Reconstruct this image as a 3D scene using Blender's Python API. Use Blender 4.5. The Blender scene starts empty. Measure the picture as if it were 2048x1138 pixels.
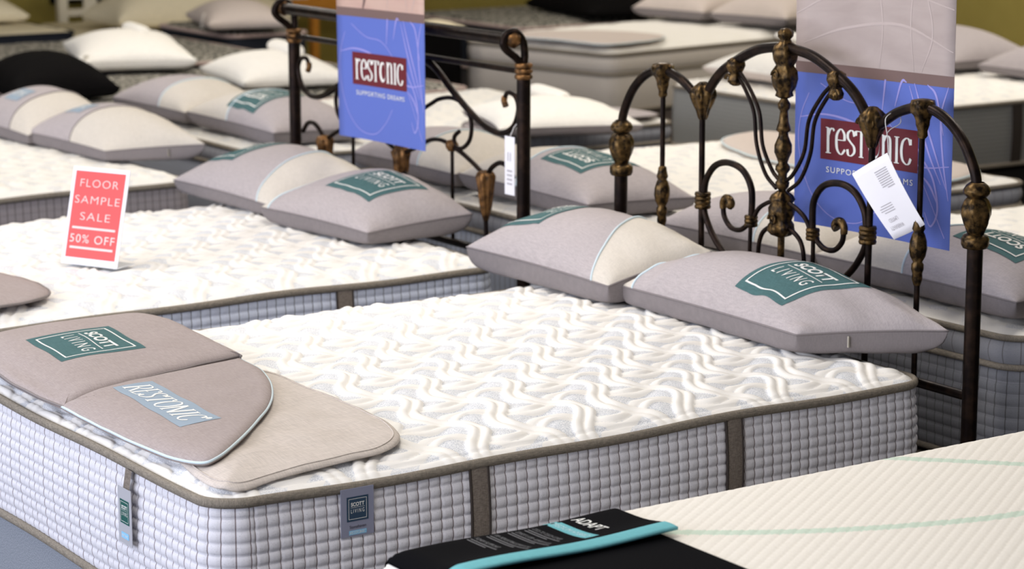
import bpy, bmesh, math, random
import numpy as np
from mathutils import Vector
random.seed(7); RNG = np.random.default_rng(7)
S = bpy.context.scene
COL = S.collection
PI = math.pi

# ------------------------------------------------------------------ camera, world, lights, exposure
cam_d = bpy.data.cameras.new('camera'); cam = bpy.data.objects.new('camera', cam_d); COL.objects.link(cam)
cam_d.sensor_width = 36.0; cam_d.lens = 4756.25 * 36 / 2048
cam.location = (0, 0, 2.0253)
_p, _y = .195288, .975989
_f = Vector((math.cos(_p) * math.cos(_y), math.cos(_p) * math.sin(_y), -math.sin(_p)))
cam.rotation_euler = _f.to_track_quat('-Z', 'Y').to_euler()
cam_d.clip_end = 100
cam_d.dof.use_dof = True; cam_d.dof.focus_distance = 5.55; cam_d.dof.aperture_fstop = 4.0; cam_d.dof.aperture_blades = 9
S.camera = cam

S.view_settings.view_transform = 'Standard'; S.view_settings.look = 'None'
S.view_settings.gamma = 1.0; S.view_settings.exposure = 0.0; S.view_settings.use_curve_mapping = False

wld = bpy.data.worlds.new('store_daylight'); S.world = wld; wld.use_nodes = True
wld.node_tree.nodes['Background'].inputs[0].default_value = (.72, .79, 1.0, 1)
wld.node_tree.nodes['Background'].inputs[1].default_value = .16

def area(name, loc, target, sx, sy, power, col):
    d = bpy.data.lights.new(name, 'AREA'); d.shape = 'RECTANGLE'; d.size = sx; d.size_y = sy
    d.energy = power; d.color = col
    o = bpy.data.objects.new(name, d); COL.objects.link(o); o.location = loc
    o.rotation_euler = (Vector(target) - Vector(loc)).to_track_quat('-Z', 'Y').to_euler()
    return o
# shop front daylight on the foot side of the beds
area('shop_window_light', (-1.6, 6.0, 1.75), (4, 6.2, .9), 9.0, 2.3, 320, (.82, .86, 1.0))
# fluorescent ceiling fittings, warm; the last one is added to brighten the right wall
for i, (x, y) in enumerate(((1.5, 3.2), (3.2, 5.6), (1.6, 7.6), (3.4, 10.2), (5.8, 4.6), (5.8, 7.8), (5.6, 11.6), (8.6, 8.0), (8.8, 12.0), (10.8, 9.6), (10.8, 7.2))):
    area('ceiling_lamp', (x, y, 3.12), (x, y, 0), 1.2, .6, 33, (1.0, .94, .86))

# ------------------------------------------------------------------ helpers
def thing(name, label, cat, loc=(0, 0, 0), rotz=0, group=None):
    o = bpy.data.objects.new(name, None); COL.objects.link(o)
    o.location = loc; o.rotation_euler = (0, 0, rotz); o.empty_display_size = .05
    o['label'] = label; o['category'] = cat
    if group: o['group'] = group
    return o

def link(name, me, parent=None, mats=None, smooth=True):
    for m in (mats or []): me.materials.append(m)
    if smooth: me.polygons.foreach_set('use_smooth', [True] * len(me.polygons))
    o = bpy.data.objects.new(name, me); COL.objects.link(o)
    if parent: o.parent = parent
    return o

def quadmesh(name, V, F, uv=None, attrs=None):
    V = np.asarray(V, dtype=np.float32); F = np.asarray(F, dtype=np.int32)
    me = bpy.data.meshes.new(name)
    me.vertices.add(len(V)); me.vertices.foreach_set('co', V.ravel())
    me.loops.add(F.size); me.loops.foreach_set('vertex_index', F.ravel())
    k = F.shape[1]
    me.polygons.add(len(F)); me.polygons.foreach_set('loop_start', np.arange(0, F.size, k, dtype=np.int32))
    try: me.polygons.foreach_set('loop_total', np.full(len(F), k, dtype=np.int32))
    except Exception: pass
    me.update(calc_edges=True)
    if uv is not None:
        l = me.uv_layers.new(name='UVMap'); l.data.foreach_set('uv', np.asarray(uv, dtype=np.float32)[F.ravel()].ravel())
    for n, a in (attrs or {}).items():
        at = me.attributes.new(n, 'FLOAT', 'POINT'); at.data.foreach_set('value', np.asarray(a, dtype=np.float32).ravel())
    return me

def grid_faces(n, m, cu=False, cv=False, flip=False):
    a, b = (n if cu else n - 1), (m if cv else m - 1)
    I, J = np.meshgrid(np.arange(a), np.arange(b), indexing='ij'); I = I.ravel(); J = J.ravel()
    I2 = (I + 1) % n; J2 = (J + 1) % m
    F = np.stack([I * m + J, I2 * m + J, I2 * m + J2, I * m + J2], 1)
    return F[:, ::-1] if flip else F

def surf(name, V, mats, parent=None, cu=False, cv=False, flip=False, uv=None, attrs=None, smooth=True):
    n, m = V.shape[:2]
    me = quadmesh(name, V.reshape(-1, 3), grid_faces(n, m, cu, cv, flip), None if uv is None else uv.reshape(-1, 2),
                  None if attrs is None else {k: v.ravel() for k, v in attrs.items()})
    return link(name, me, parent, mats if isinstance(mats, list) else [mats], smooth)

def catmull(P, n=8, closed=False):
    P = np.asarray(P, float)
    if len(P) < 3 and not closed:
        t = np.linspace(0, 1, n + 1)[:, None]; return P[0] * (1 - t) + P[-1] * t
    if closed: Q = np.vstack([P[-1], P, P[0], P[1]])
    else: Q = np.vstack([2 * P[0] - P[1], P, 2 * P[-1] - P[-2]])
    out = []
    for i in range(1, len(Q) - 2):
        p0, p1, p2, p3 = Q[i - 1:i + 3]
        t = np.linspace(0, 1, n, endpoint=False)[:, None]
        out.append(.5 * (2 * p1 + (p2 - p0) * t + (2 * p0 - 5 * p1 + 4 * p2 - p3) * t ** 2 + (3 * p1 - p0 - 3 * p2 + p3) * t ** 3))
    out = np.vstack(out)
    return out if closed else np.vstack([out, P[-1]])

def tube_arrays(P, r, seg=10, closed=False, up=(0, 0, 1), ry=None):
    """frames along P; r (side) and ry (along 'up') radii, scalar or array"""
    P = np.asarray(P, float); n = len(P)
    r = np.broadcast_to(np.asarray(r, float), (n,)); ry = r if ry is None else np.broadcast_to(np.asarray(ry, float), (n,))
    T = (np.roll(P, -1, 0) - np.roll(P, 1, 0)) if closed else np.gradient(P, axis=0)
    T /= np.linalg.norm(T, axis=1)[:, None] + 1e-12
    U = np.broadcast_to(np.array(up, float), (n, 3))
    A = np.cross(U, T); ln = np.linalg.norm(A, axis=1)[:, None]
    A = np.where(ln < 1e-3, np.cross(np.broadcast_to(np.array([0., 1, .0]), (n, 3)), T), A); A /= np.linalg.norm(A, axis=1)[:, None] + 1e-12
    B = np.cross(T, A)
    a = np.arange(seg) * 2 * PI / seg
    return P[:, None] + A[:, None] * (np.cos(a)[None, :, None] * r[:, None, None]) + B[:, None] * (np.sin(a)[None, :, None] * ry[:, None, None])

class Multi:
    """collects several swept / lathed pieces that make up ONE part"""
    def __init__(s): s.V = []; s.F = []; s.n = 0
    def add(s, V, F):
        s.V.append(np.asarray(V, float)); s.F.append(np.asarray(F) + s.n); s.n += len(V); return s
    def tube(s, P, r, seg=10, closed=False, up=(0, 0, 1), ry=None):
        G = tube_arrays(P, r, seg, closed, up, ry); n = len(G)
        s.add(G.reshape(-1, 3), grid_faces(n, seg, closed, True))
        if not closed:
            for g, fl in ((G[0], False), (G[-1], True)):
                c = g.mean(0); V = np.vstack([g, c, c]); i = np.arange(seg); j = (i + 1) % seg
                F = np.stack([i, j, np.full(seg, seg), np.full(seg, seg + 1)], 1)
                s.add(V, F if not fl else F[:, ::-1])
        return s
    def lathe(s, c, prof, seg=20, flute=0, fl_n=8, twist=0, axis=2, squash=1.0):
        """prof: (radius, z) list; c: centre; axis 2 = vertical"""
        prof = np.asarray(prof, float); a = np.arange(seg) * 2 * PI / seg
        R = prof[:, 0][:, None] * (1 + flute * np.cos(fl_n * a[None, :] + twist * prof[:, 1][:, None]))
        V = np.stack([R * np.cos(a) * squash, R * np.sin(a), np.broadcast_to(prof[:, 1][:, None], R.shape)], -1)
        if axis == 0: V = V[..., [2, 0, 1]]
        if axis == 1: V = V[..., [1, 2, 0]]
        return s.add((V + np.asarray(c, float)).reshape(-1, 3), grid_faces(len(prof), seg, False, True, flip=True))
    def build(s, name, mat, parent):
        me = quadmesh(name, np.vstack(s.V), np.vstack(s.F)); me.validate()
        return link(name, me, parent, [mat])

def boxpart(name, lo, hi, mat, parent=None, bev=.004):
    bm = bmesh.new(); bmesh.ops.create_cube(bm, size=1)
    lo = Vector(lo); hi = Vector(hi)
    for v in bm.verts: v.co = Vector(((v.co[k] + .5) * (hi[k] - lo[k]) + lo[k] for k in range(3)))
    if bev: bmesh.ops.bevel(bm, geom=bm.edges[:], offset=bev, segments=2, affect='EDGES')
    me = bpy.data.meshes.new(name); bm.to_mesh(me); bm.free()
    return link(name, me, parent, [mat], smooth=False)

def copy_tree(o, parent=None):
    c = o.copy(); COL.objects.link(c)
    if parent: c.parent = parent
    for ch in list(o.children): copy_tree(ch, c)
    return c

# ------------------------------------------------------------------ materials
def mat(name, col, rough=.8, metal=0., spec=.3):
    m = bpy.data.materials.new(name); m.use_nodes = True
    b = m.node_tree.nodes['Principled BSDF']
    b.inputs['Base Color'].default_value = (*col, 1); b.inputs['Roughness'].default_value = rough
    b.inputs['Metallic'].default_value = metal; b.inputs['Specular IOR Level'].default_value = spec
    return m
def nt(m): return m.node_tree, m.node_tree.nodes, m.node_tree.links, m.node_tree.nodes['Principled BSDF']
def node(ns, t, **k):
    n = ns.new(t)
    for a, v in k.items(): setattr(n, a, v)
    return n
def ramp(ns, stops):
    r = ns.new('ShaderNodeValToRGB'); e = r.color_ramp.elements
    for i, (p, c) in enumerate(stops):
        el = e[i] if i < 2 else e.new(p)
        el.position = p; el.color = (*c, 1)
    return r
def speckle(m, c1, c2, scale, lo=.4, hi=.6, bump=0., detail=3., vec=(1, 1, 1)):
    t, ns, L, b = nt(m)
    tc = ns.new('ShaderNodeTexCoord'); mp = ns.new('ShaderNodeMapping'); mp.inputs['Scale'].default_value = vec
    n = ns.new('ShaderNodeTexNoise'); n.inputs['Scale'].default_value = scale; n.inputs['Detail'].default_value = detail
    L.new(tc.outputs['Object'], mp.inputs[0]); L.new(mp.outputs[0], n.inputs['Vector'])
    r = ramp(ns, [(lo, c1), (hi, c2)]); L.new(n.outputs['Fac'], r.inputs[0]); L.new(r.outputs[0], b.inputs['Base Color'])
    if bump:
        bp = ns.new('ShaderNodeBump'); bp.inputs['Strength'].default_value = bump; bp.inputs['Distance'].default_value = .002
        L.new(n.outputs['Fac'], bp.inputs['Height']); L.new(bp.outputs[0], b.inputs['Normal'])
    return m
def fabric(name, col, var=.12, scale=900, bump=.25, sheen=0.):
    """woven cloth: two crossed thread directions and a slow mottling"""
    m = mat(name, col, .92, 0, .15); t, ns, L, b = nt(m)
    tc = ns.new('ShaderNodeTexCoord')
    ws = []
    for sc in ((scale, scale * .06, scale * .06), (scale * .06, scale, scale * .2)):
        mp = ns.new('ShaderNodeMapping'); mp.inputs['Scale'].default_value = sc
        n = ns.new('ShaderNodeTexNoise'); n.inputs['Scale'].default_value = 1; n.inputs['Detail'].default_value = 1
        L.new(tc.outputs['Object'], mp.inputs[0]); L.new(mp.outputs[0], n.inputs['Vector']); ws.append(n)
    a = node(ns, 'ShaderNodeMath', operation='ADD'); L.new(ws[0].outputs['Fac'], a.inputs[0]); L.new(ws[1].outputs['Fac'], a.inputs[1])
    lo = tuple(c * (1 - var) for c in col); hi = tuple(min(1, c * (1 + var)) for c in col)
    h = node(ns, 'ShaderNodeMath', operation='MULTIPLY'); h.inputs[1].default_value = .5; L.new(a.outputs[0], h.inputs[0])
    r = ramp(ns, [(.36, lo), (.64, hi)]); L.new(h.outputs[0], r.inputs[0]); L.new(r.outputs[0], b.inputs['Base Color'])
    if bump:
        bp = ns.new('ShaderNodeBump'); bp.inputs['Strength'].default_value = bump; bp.inputs['Distance'].default_value = .001
        L.new(h.outputs[0], bp.inputs['Height']); L.new(bp.outputs[0], b.inputs['Normal'])
    return m
def quilt(name, puffc, gapa, gapb, scale=420):
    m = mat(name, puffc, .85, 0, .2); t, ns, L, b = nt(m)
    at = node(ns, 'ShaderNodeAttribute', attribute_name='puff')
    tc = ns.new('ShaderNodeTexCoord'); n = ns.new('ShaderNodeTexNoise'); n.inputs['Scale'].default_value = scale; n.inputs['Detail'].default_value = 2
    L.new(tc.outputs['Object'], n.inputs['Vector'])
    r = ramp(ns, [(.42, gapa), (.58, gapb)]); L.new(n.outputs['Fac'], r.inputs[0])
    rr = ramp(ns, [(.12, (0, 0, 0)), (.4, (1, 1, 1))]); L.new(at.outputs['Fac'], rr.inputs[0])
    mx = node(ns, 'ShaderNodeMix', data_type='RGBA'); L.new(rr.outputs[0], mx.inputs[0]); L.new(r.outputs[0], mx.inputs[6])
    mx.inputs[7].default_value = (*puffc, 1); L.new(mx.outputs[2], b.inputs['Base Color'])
    bp = ns.new('ShaderNodeBump'); bp.inputs['Strength'].default_value = .15; bp.inputs['Distance'].default_value = .001
    L.new(n.outputs['Fac'], bp.inputs['Height']); L.new(bp.outputs[0], b.inputs['Normal'])
    return m
def gridside(name, base, stitch, w=.06, rows=True, dark=(.5, .5, .55), horiz=False):
    """side border cloth: stitched column lines at integer U, seams at integer V, tiny pin pricks"""
    m = mat(name, base, .85, 0, .2); t, ns, L, b = nt(m)
    uv = ns.new('ShaderNodeUVMap'); sx = ns.new('ShaderNodeSeparateXYZ'); L.new(uv.outputs[0], sx.inputs[0])
    def line(out, w):
        f = node(ns, 'ShaderNodeMath', operation='FRACT'); L.new(out, f.inputs[0])
        s = node(ns, 'ShaderNodeMath', operation='SUBTRACT'); s.inputs[1].default_value = .5; L.new(f.outputs[0], s.inputs[0])
        a = node(ns, 'ShaderNodeMath', operation='ABSOLUTE'); L.new(s.outputs[0], a.inputs[0])
        g = node(ns, 'ShaderNodeMath', operation='GREATER_THAN'); g.inputs[1].default_value = .5 - w / 2; L.new(a.outputs[0], g.inputs[0])
        return g
    tc = ns.new('ShaderNodeTexCoord'); n = ns.new('ShaderNodeTexNoise'); n.inputs['Scale'].default_value = 650; n.inputs['Detail'].default_value = 1
    L.new(tc.outputs['Object'], n.inputs['Vector'])
    r = ramp(ns, [(.27, tuple(c * .55 for c in base)), (.36, base)]); L.new(n.outputs['Fac'], r.inputs[0])
    cur = r.outputs[0]
    if rows:
        mx = node(ns, 'ShaderNodeMix', data_type='RGBA'); g = line(sx.outputs[1], .05)
        k = node(ns, 'ShaderNodeMath', operation='MULTIPLY'); k.inputs[1].default_value = .35; L.new(g.outputs[0], k.inputs[0])
        L.new(k.outputs[0], mx.inputs[0]); L.new(cur, mx.inputs[6]); mx.inputs[7].default_value = (*dark, 1); cur = mx.outputs[2]
    mx = node(ns, 'ShaderNodeMix', data_type='RGBA'); g = line(sx.outputs[1 if horiz else 0], w)
    k = node(ns, 'ShaderNodeMath', operation='MULTIPLY'); k.inputs[1].default_value = .8; L.new(g.outputs[0], k.inputs[0])
    L.new(k.outputs[0], mx.inputs[0]); L.new(cur, mx.inputs[6]); mx.inputs[7].default_value = (*stitch, 1)
    L.new(mx.outputs[2], b.inputs['Base Color'])
    return m
def bronze(name, dark, gold, lo, hi, rough=.42, scale=45):
    m = mat(name, dark, rough, .7, .22); speckle(m, dark, gold, scale, lo, hi, bump=.3)
    return m

M = {}
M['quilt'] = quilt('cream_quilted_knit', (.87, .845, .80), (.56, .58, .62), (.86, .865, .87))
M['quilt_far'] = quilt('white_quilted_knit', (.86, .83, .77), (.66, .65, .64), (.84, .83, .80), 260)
M['grid'] = gridside('lavender_grid_border', (.68, .67, .71), (.12, .07, .07), .09)
M['grid2'] = gridside('blue_grid_border', (.58, .62, .72), (.10, .10, .10), .09)
M['grid_taupe'] = gridside('taupe_grid_border', (.30, .27, .28), (.09, .08, .08), .12)
M['grid_shaded'] = gridside('shade_toned_grid_border', (.24, .245, .27), (.08, .075, .075), .085)  # shade behind the headboard is put into this border colour
M['lines'] = gridside('shade_toned_lined_border', (.33, .335, .37), (.16, .15, .15), .06, rows=False)  # gusset toned down as well, shade painted into the cloth colour
M['hlines'] = gridside('beige_ruled_border', (.56, .51, .46), (.33, .30, .27), .3, rows=False, horiz=True)
M['hlines_grey'] = gridside('grey_ruled_border', (.30, .30, .29), (.20, .20, .19), .3, rows=False, horiz=True)
M['tape'] = fabric('brown_edge_tape', (.235, .205, .165), .3, 1400, .3)
M['strap'] = fabric('brown_handle_webbing', (.19, .16, .135), .25, 1500, .3)
M['dark_piping'] = mat('dark_brown_piping', (.045, .035, .03), .8)
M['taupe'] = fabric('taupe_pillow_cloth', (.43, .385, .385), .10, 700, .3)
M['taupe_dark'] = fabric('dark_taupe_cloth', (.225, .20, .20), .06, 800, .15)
M['cream'] = fabric('cream_pillow_cloth', (.62, .57, .50), .07, 700, .25)
M['pad'] = fabric('taupe_pad_cloth', (.37, .315, .30), .13, 800, .35)
M['pad_beige'] = fabric('beige_pad_cloth', (.56, .50, .45), .12, 500, .4)
M['blue_pipe'] = mat('pale_blue_piping', (.60, .71, .75), .6)
M['grey_pipe'] = mat('grey_seam', (.24, .21, .20), .8)
M['teal'] = fabric('teal_print', (.07, .142, .145), .12, 700, .1)
M['teal_deep'] = mat('deep_teal_print', (.012, .09, .075), .6)
M['navy_print'] = mat('navy_print', (.028, .06, .105), .6)
M['white_ink'] = mat('white_ink', (.80, .80, .76), .7)
M['pale_ink'] = mat('pale_ink', (.45, .62, .66), .7)
M['sky_print'] = mat('sky_blue_print', (.29, .36, .43), .85)
M['sky_bright'] = mat('bright_blue_print', (.25, .55, .80), .6)
M['label'] = mat('grey_violet_label', (.26, .27, .36), .7)
M['dark_ink'] = mat('dark_ink', (.05, .04, .06), .7)
M['tagcard'] = mat('grey_tag_card', (.42, .42, .45), .5)
M['foundation'] = speckle(mat('grey_foundation_cloth', (.2, .22, .25), .8), (.16, .18, .21), (.30, .32, .36), 320, .35, .65, .3)
M['foundation_dark'] = mat('dark_foundation_cloth', (.05, .045, .045), .9)
M['bronze'] = bronze('dark_bronze', (.010, .006, .005), (.030, .017, .011), .45, .75, .36, 30)
M['gold'] = bronze('antique_gold', (.014, .009, .005), (.20, .118, .040), .38, .82, .34, 60)
M['gold2'] = bronze('copper_gold', (.04, .021, .010), (.33, .165, .06), .32, .78, .4, 45)
M['blue_r'] = mat('blue_banner_print', (.105, .155, .50), .6)
M['blue_l'] = mat('bright_blue_banner_print', (.125, .19, .68), .55)
M['lilac'] = mat('lilac_swirl_print', (.32, .30, .66), .55)
M['lilac_l'] = mat('pale_lilac_swirl_print', (.36, .38, .80), .55)
M['maroon'] = mat('maroon_print', (.13, .012, .02), .5)
M['maroon_l'] = mat('red_brown_print', (.24, .035, .045), .5)
M['photo_r'] = None; M['pale_fold'] = mat('pale_fold_print', (.47, .395, .375), .6)
M['band'] = mat('brown_print_band', (.17, .11, .10), .6)
M['tan'] = mat('tan_print', (.40, .25, .16), .6)
M['paper'] = mat('white_card', (.80, .79, .83), .6)
M['coral'] = mat('coral_red_print', (.86, .085, .085), .5)
M['pink_ink'] = mat('pale_pink_ink', (.92, .62, .60), .6)
M['grey_ink'] = mat('grey_ink', (.42, .40, .43), .7)
M['string'] = mat('white_string', (.75, .73, .72), .8)
M['rib'] = speckle(mat('ivory_ribbed_knit', (.86, .82, .72), .85), (.80, .76, .68), (.88, .84, .77), 500, .35, .65, .1)
M['mint'] = speckle(mat('mint_stripe_knit', (.6, .72, .64), .85), (.52, .66, .58), (.64, .76, .68), 400, .35, .65)
M['black'] = mat('black_stretch_cloth', (.004, .004, .005), .9, 0, .04)
M['cyan'] = fabric('turquoise_band', (.15, .43, .47), .08, 900, .2)
M['grey_text'] = mat('grey_print_on_black', (.17, .17, .18), .8)
M['knit'] = speckle(mat('black_white_knit', (.2, .2, .2), .9), (.010, .010, .010), (.50, .47, .40), 42, .44, .60, 0)
M['navy'] = mat('navy_border_cloth', (.010, .013, .022), .8)
M['pinktape'] = mat('pinkish_edge_tape', (.50, .38, .34), .8)
M['white_cloth'] = fabric('white_pillow_cloth', (.86, .83, .77), .05, 400, .1)
M['cream_cloth'] = fabric('ivory_pillow_cloth', (.72, .64, .46), .05, 400, .1)
M['taupe_far'] = fabric('pale_taupe_cloth', (.60, .52, .47), .05, 400, .1)
M['black_cloth'] = mat('black_pillow_cloth', (.005, .0045, .0045), .95, 0, .05)
M['zip'] = mat('nickel_zip', (.7, .66, .58), .35, .8)
M['olive'] = speckle(mat('olive_paint', (.40, .32, .08), .9), (.39, .31, .075), (.44, .35, .09), 3, .3, .7)
M['floor'] = speckle(mat('dark_carpet', (.05, .045, .04), .95), (.035, .03, .028), (.06, .052, .047), 200, .4, .6, .2)
M['ceiling'] = mat('white_ceiling', (.75, .74, .70), .9)
M['white_wood'] = mat('white_painted_wood', (.80, .74, .60), .5)
M['orange_wood'] = speckle(mat('orange_pine', (.60, .24, .03), .5), (.52, .20, .02), (.68, .29, .04), 8, .3, .7, 0, 3, (1, 1, 8))
M['acrylic'] = mat('clear_acrylic', (.85, .87, .9), .1)

# ------------------------------------------------------------------ decals: lettering and flat print as thin geometry
def _subdiv(verts, faces, tol):
    bm = bmesh.new()
    vs = [bm.verts.new((v[0], v[1], 0)) for v in verts]
    for f in faces:
        try: bm.faces.new([vs[i] for i in f])
        except ValueError: pass
    bmesh.ops.triangulate(bm, faces=bm.faces[:])
    for _ in range(7):
        es = [e for e in bm.edges if e.calc_length() > tol]
        if not es: break
        bmesh.ops.subdivide_edges(bm, edges=es, cuts=1)
        bmesh.ops.triangulate(bm, faces=bm.faces[:])
    bm.normal_update()
    bm.verts.index_update()
    V = [(v.co.x, v.co.y) for v in bm.verts]
    F = [[v.index for v in (f.verts if f.normal.z > 0 else reversed(f.verts))] for f in bm.faces]
    bm.free()
    return V, F

GLY = {  # serif pen strokes in a 0..1 tall box: advance, strokes
 'r': (.62, [[(.17, 0), (.17, 1)], [(.17, .66), (.28, .9), (.44, .99), (.56, .9)], [(.02, 0), (.36, 0)], [(.02, 1), (.17, 1)]]),
 'e': (.70, [[(.12, .56), (.60, .56)], [(.60, .56), (.58, .82), (.36, 1), (.13, .8), (.08, .5), (.14, .17), (.38, 0), (.63, .2)]]),
 's': (.62, [[(.53, .78), (.45, .95), (.30, 1), (.12, .87), (.12, .68), (.30, .52), (.50, .36), (.52, .15), (.32, 0), (.14, .04), (.08, .24)]]),
 'T': (.74, [[(.35, 0), (.35, 1)], [(.0, 1), (.70, 1)], [(.0, 1), (.0, .82)], [(.70, 1), (.70, .82)], [(.20, 0), (.50, 0)]]),
 'O': (.86, [[(.42, 1), (.16, .86), (.07, .5), (.16, .14), (.42, 0), (.68, .14), (.77, .5), (.68, .86), (.42, 1)]]),
 'n': (.80, [[(.16, 0), (.16, 1)], [(.16, .72), (.30, .95), (.46, .98), (.58, .86), (.60, .6), (.60, 0)], [(.02, 0), (.30, 0)], [(.46, 0), (.74, 0)], [(.02, 1), (.16, 1)]]),
 'I': (.44, [[(.21, 0), (.21, 1)], [(.05, 0), (.37, 0)], [(.05, 1), (.37, 1)]]),
 'C': (.76, [[(.64, .76), (.55, .94), (.38, 1), (.15, .84), (.07, .5), (.15, .16), (.38, 0), (.56, .05), (.67, .24)], [(.64, .76), (.64, .98)]]),
 'R': (.78, [[(.15, 0), (.15, 1)], [(.02, 1), (.40, 1), (.58, .88), (.58, .66), (.42, .52), (.15, .52)], [(.34, .52), (.70, 0)], [(.02, 0), (.30, 0)]]),
 'E': (.68, [[(.15, 0), (.15, 1)], [(.02, 1), (.56, 1), (.56, .84)], [(.15, .52), (.46, .52)], [(.02, 0), (.60, 0), (.62, .18)]]),
 'N': (.86, [[(.12, 0), (.12, 1)], [(.12, 1), (.68, 0)], [(.68, 0), (.68, 1)], [(.0, 0), (.26, 0)], [(.56, 1), (.82, 1)]]),
 'S': None}
GLY['S'] = GLY['s']

class Decal:
    def __init__(s): s.it = []
    def poly(s, pts, m, layer=0): s.it.append((list(pts), [list(range(len(pts)))], m, layer)); return s
    def rect(s, x0, y0, x1, y1, m, layer=0): return s.poly([(x0, y0), (x1, y0), (x1, y1), (x0, y1)], m, layer)
    def stroke(s, pts, w, m, layer=1, closed=False, pen=None, smooth=0, taper=False):
        P = np.asarray(pts, float)
        if smooth: P = catmull(P, smooth, closed)
        if closed and not smooth: P = np.vstack([P, P[0]])
        elif closed: P = np.vstack([P, P[0]])
        if pen is None and not smooth and len(P) > 2:   # mitred corners: separate quads
            for a, b in zip(P[:-1], P[1:]):
                d = (b - a) / (np.linalg.norm(b - a) + 1e-9); a2 = a - d * w / 2; b2 = b + d * w / 2; n = np.array([-d[1], d[0]]) * w / 2
                s.poly([tuple(a2 - n), tuple(b2 - n), tuple(b2 + n), tuple(a2 + n)], m, layer)
            return s
        T = np.gradient(P, axis=0); T /= np.linalg.norm(T, axis=1)[:, None] + 1e-9
        N = np.stack([-T[:, 1], T[:, 0]], 1)
        W = np.full(len(P), w)
        if pen: W = pen[0] + (pen[1] - pen[0]) * np.abs(T[:, 1]) ** 1.5
        if taper: W = W * (.25 + .75 * np.sin(np.linspace(.05, PI - .05, len(P))))
        A = P + N * W[:, None] / 2; B = P - N * W[:, None] / 2
        V = [tuple(v) for v in A] + [tuple(v) for v in B]; n = len(P)
        s.it.append((V, [[i, i + n, i + n + 1, i + 1] for i in range(n - 1)], m, layer)); return s
    def disc(s, c, rx, ry, m, layer=1, n=28):
        return s.poly([(c[0] + rx * math.cos(t), c[1] + ry * math.sin(t)) for t in np.arange(n) * 2 * PI / n], m, layer)
    def text(s, txt, cx, cy, h, m, layer=1, width=None, bold=0., space=1., align='c', shear=0.):
        cu = bpy.data.curves.new('lettering', 'FONT'); cu.body = txt; cu.size = 1; cu.offset = bold; cu.space_character = space; cu.shear = shear
        cu.resolution_u = 4
        o = bpy.data.objects.new('lettering', cu); me = bpy.data.meshes.new_from_object(o)
        V = np.array([v.co[:2] for v in me.vertices]); F = [list(p.vertices) for p in me.polygons]
        bpy.data.objects.remove(o); bpy.data.curves.remove(cu); bpy.data.meshes.remove(me)
        if not len(V): return s
        lo, hi = V.min(0), V.max(0); k = h / .73
        kx = width / (hi[0] - lo[0]) if width else k
        X = (V[:, 0] - (lo[0] + hi[0]) / 2) * kx + cx if align == 'c' else (V[:, 0] - lo[0]) * kx + cx
        Y = V[:, 1] * k + cy - h / 2
        s.it.append(([tuple(v) for v in np.stack([X, Y], 1)], F, m, layer)); return s
    def serif(s, txt, cx, cy, h, m, layer=1, width=None, thick=.15, thin=.04, shear=0., moon=None):
        adv = [GLY[c][0] for c in txt]; tot = sum(adv); k = (width / tot) if width else h
        x = cx - tot * k / 2
        for c, a in zip(txt, adv):
            if c == 'O' and moon:
                s.disc((x + .42 * k, cy), .36 * k, .5 * h, m, layer); s.disc((x + .53 * k, cy + .02 * h), .24 * k, .38 * h, moon, layer + 1)
            else:
                for st in GLY[c][1]:
                    P = np.array(st, float); Pq = np.stack([x + P[:, 0] * k, cy - h / 2 + P[:, 1] * h], 1)
                    Pq[:, 0] += shear * (Pq[:, 1] - cy)
                    s.stroke(Pq, 0, m, layer, pen=(thin * h, thick * h), smooth=5 if len(P) > 3 else (4 if len(P) == 2 else 2))
            x += a * k
        return s
    def build(s, name, parent, fn, tol=.02, gap=.0006, label=None):
        V = []; F = []; MI = []; mats = []
        for vs, fs, m, layer in s.it:
            if m not in mats: mats.append(m)
            v, f = _subdiv(vs, fs, tol)
            a = np.array(v); P = fn(a[:, 0], a[:, 1], gap * (layer + 1)); o = len(V)
            V.extend(map(tuple, P)); F.extend([[i + o for i in q] for q in f]); MI.extend([mats.index(m)] * len(f))
        me = bpy.data.meshes.new(name); me.from_pydata(V, [], F)
        me.polygons.foreach_set('material_index', MI); me.update()
        ob = link(name, me, parent, mats)
        if label: ob['label'] = label
        return ob
def flat(origin, right, up, normal):
    o, r, u, n = (np.array(v, float) for v in (origin, right, up, normal))
    return lambda s, t, g: o + np.asarray(s)[:, None] * r + np.asarray(t)[:, None] * u + n * g

def square_logo(sz, ground, ink, k=1.0):
    """square patch, fine inner outline, bold word over a rule over a thin spaced word"""
    d = Decal(); h = sz / 2
    d.rect(-h, -h * k, h, h * k, ground, 0)
    q = h * .82
    d.stroke([(-q, -q * k), (q, -q * k), (q, q * k), (-q, q * k)], sz * .018, ink, 1, closed=True)
    d.text('SCOTT', 0, h * .38 * k, sz * .15 * k, ink, 1, width=sz * .62, bold=.03)
    d.stroke([(-sz * .33, h * .12 * k), (sz * .33, h * .12 * k)], sz * .012, ink, 1)
    d.text('LIVING', 0, -h * .16 * k, sz * .17 * k, ink, 1, width=sz * .62, space=1.5)
    return d

# ------------------------------------------------------------------ the setting
def structure(o): o['kind'] = 'structure'; return o
structure(boxpart('floor', (-3, -1, -.05), (12.2, 16.6, 0), M['floor'], bev=0))
structure(boxpart('wall_back', (-3, 16.4, 0), (12.2, 16.6, 3.2), M['olive'], bev=0))
structure(boxpart('wall_right', (12.0, -1, 0), (12.2, 16.4, 3.2), M['olive'], bev=0))
structure(boxpart('ceiling', (-3, -1, 3.2), (12.2, 16.6, 3.25), M['ceiling'], bev=0))

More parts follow.
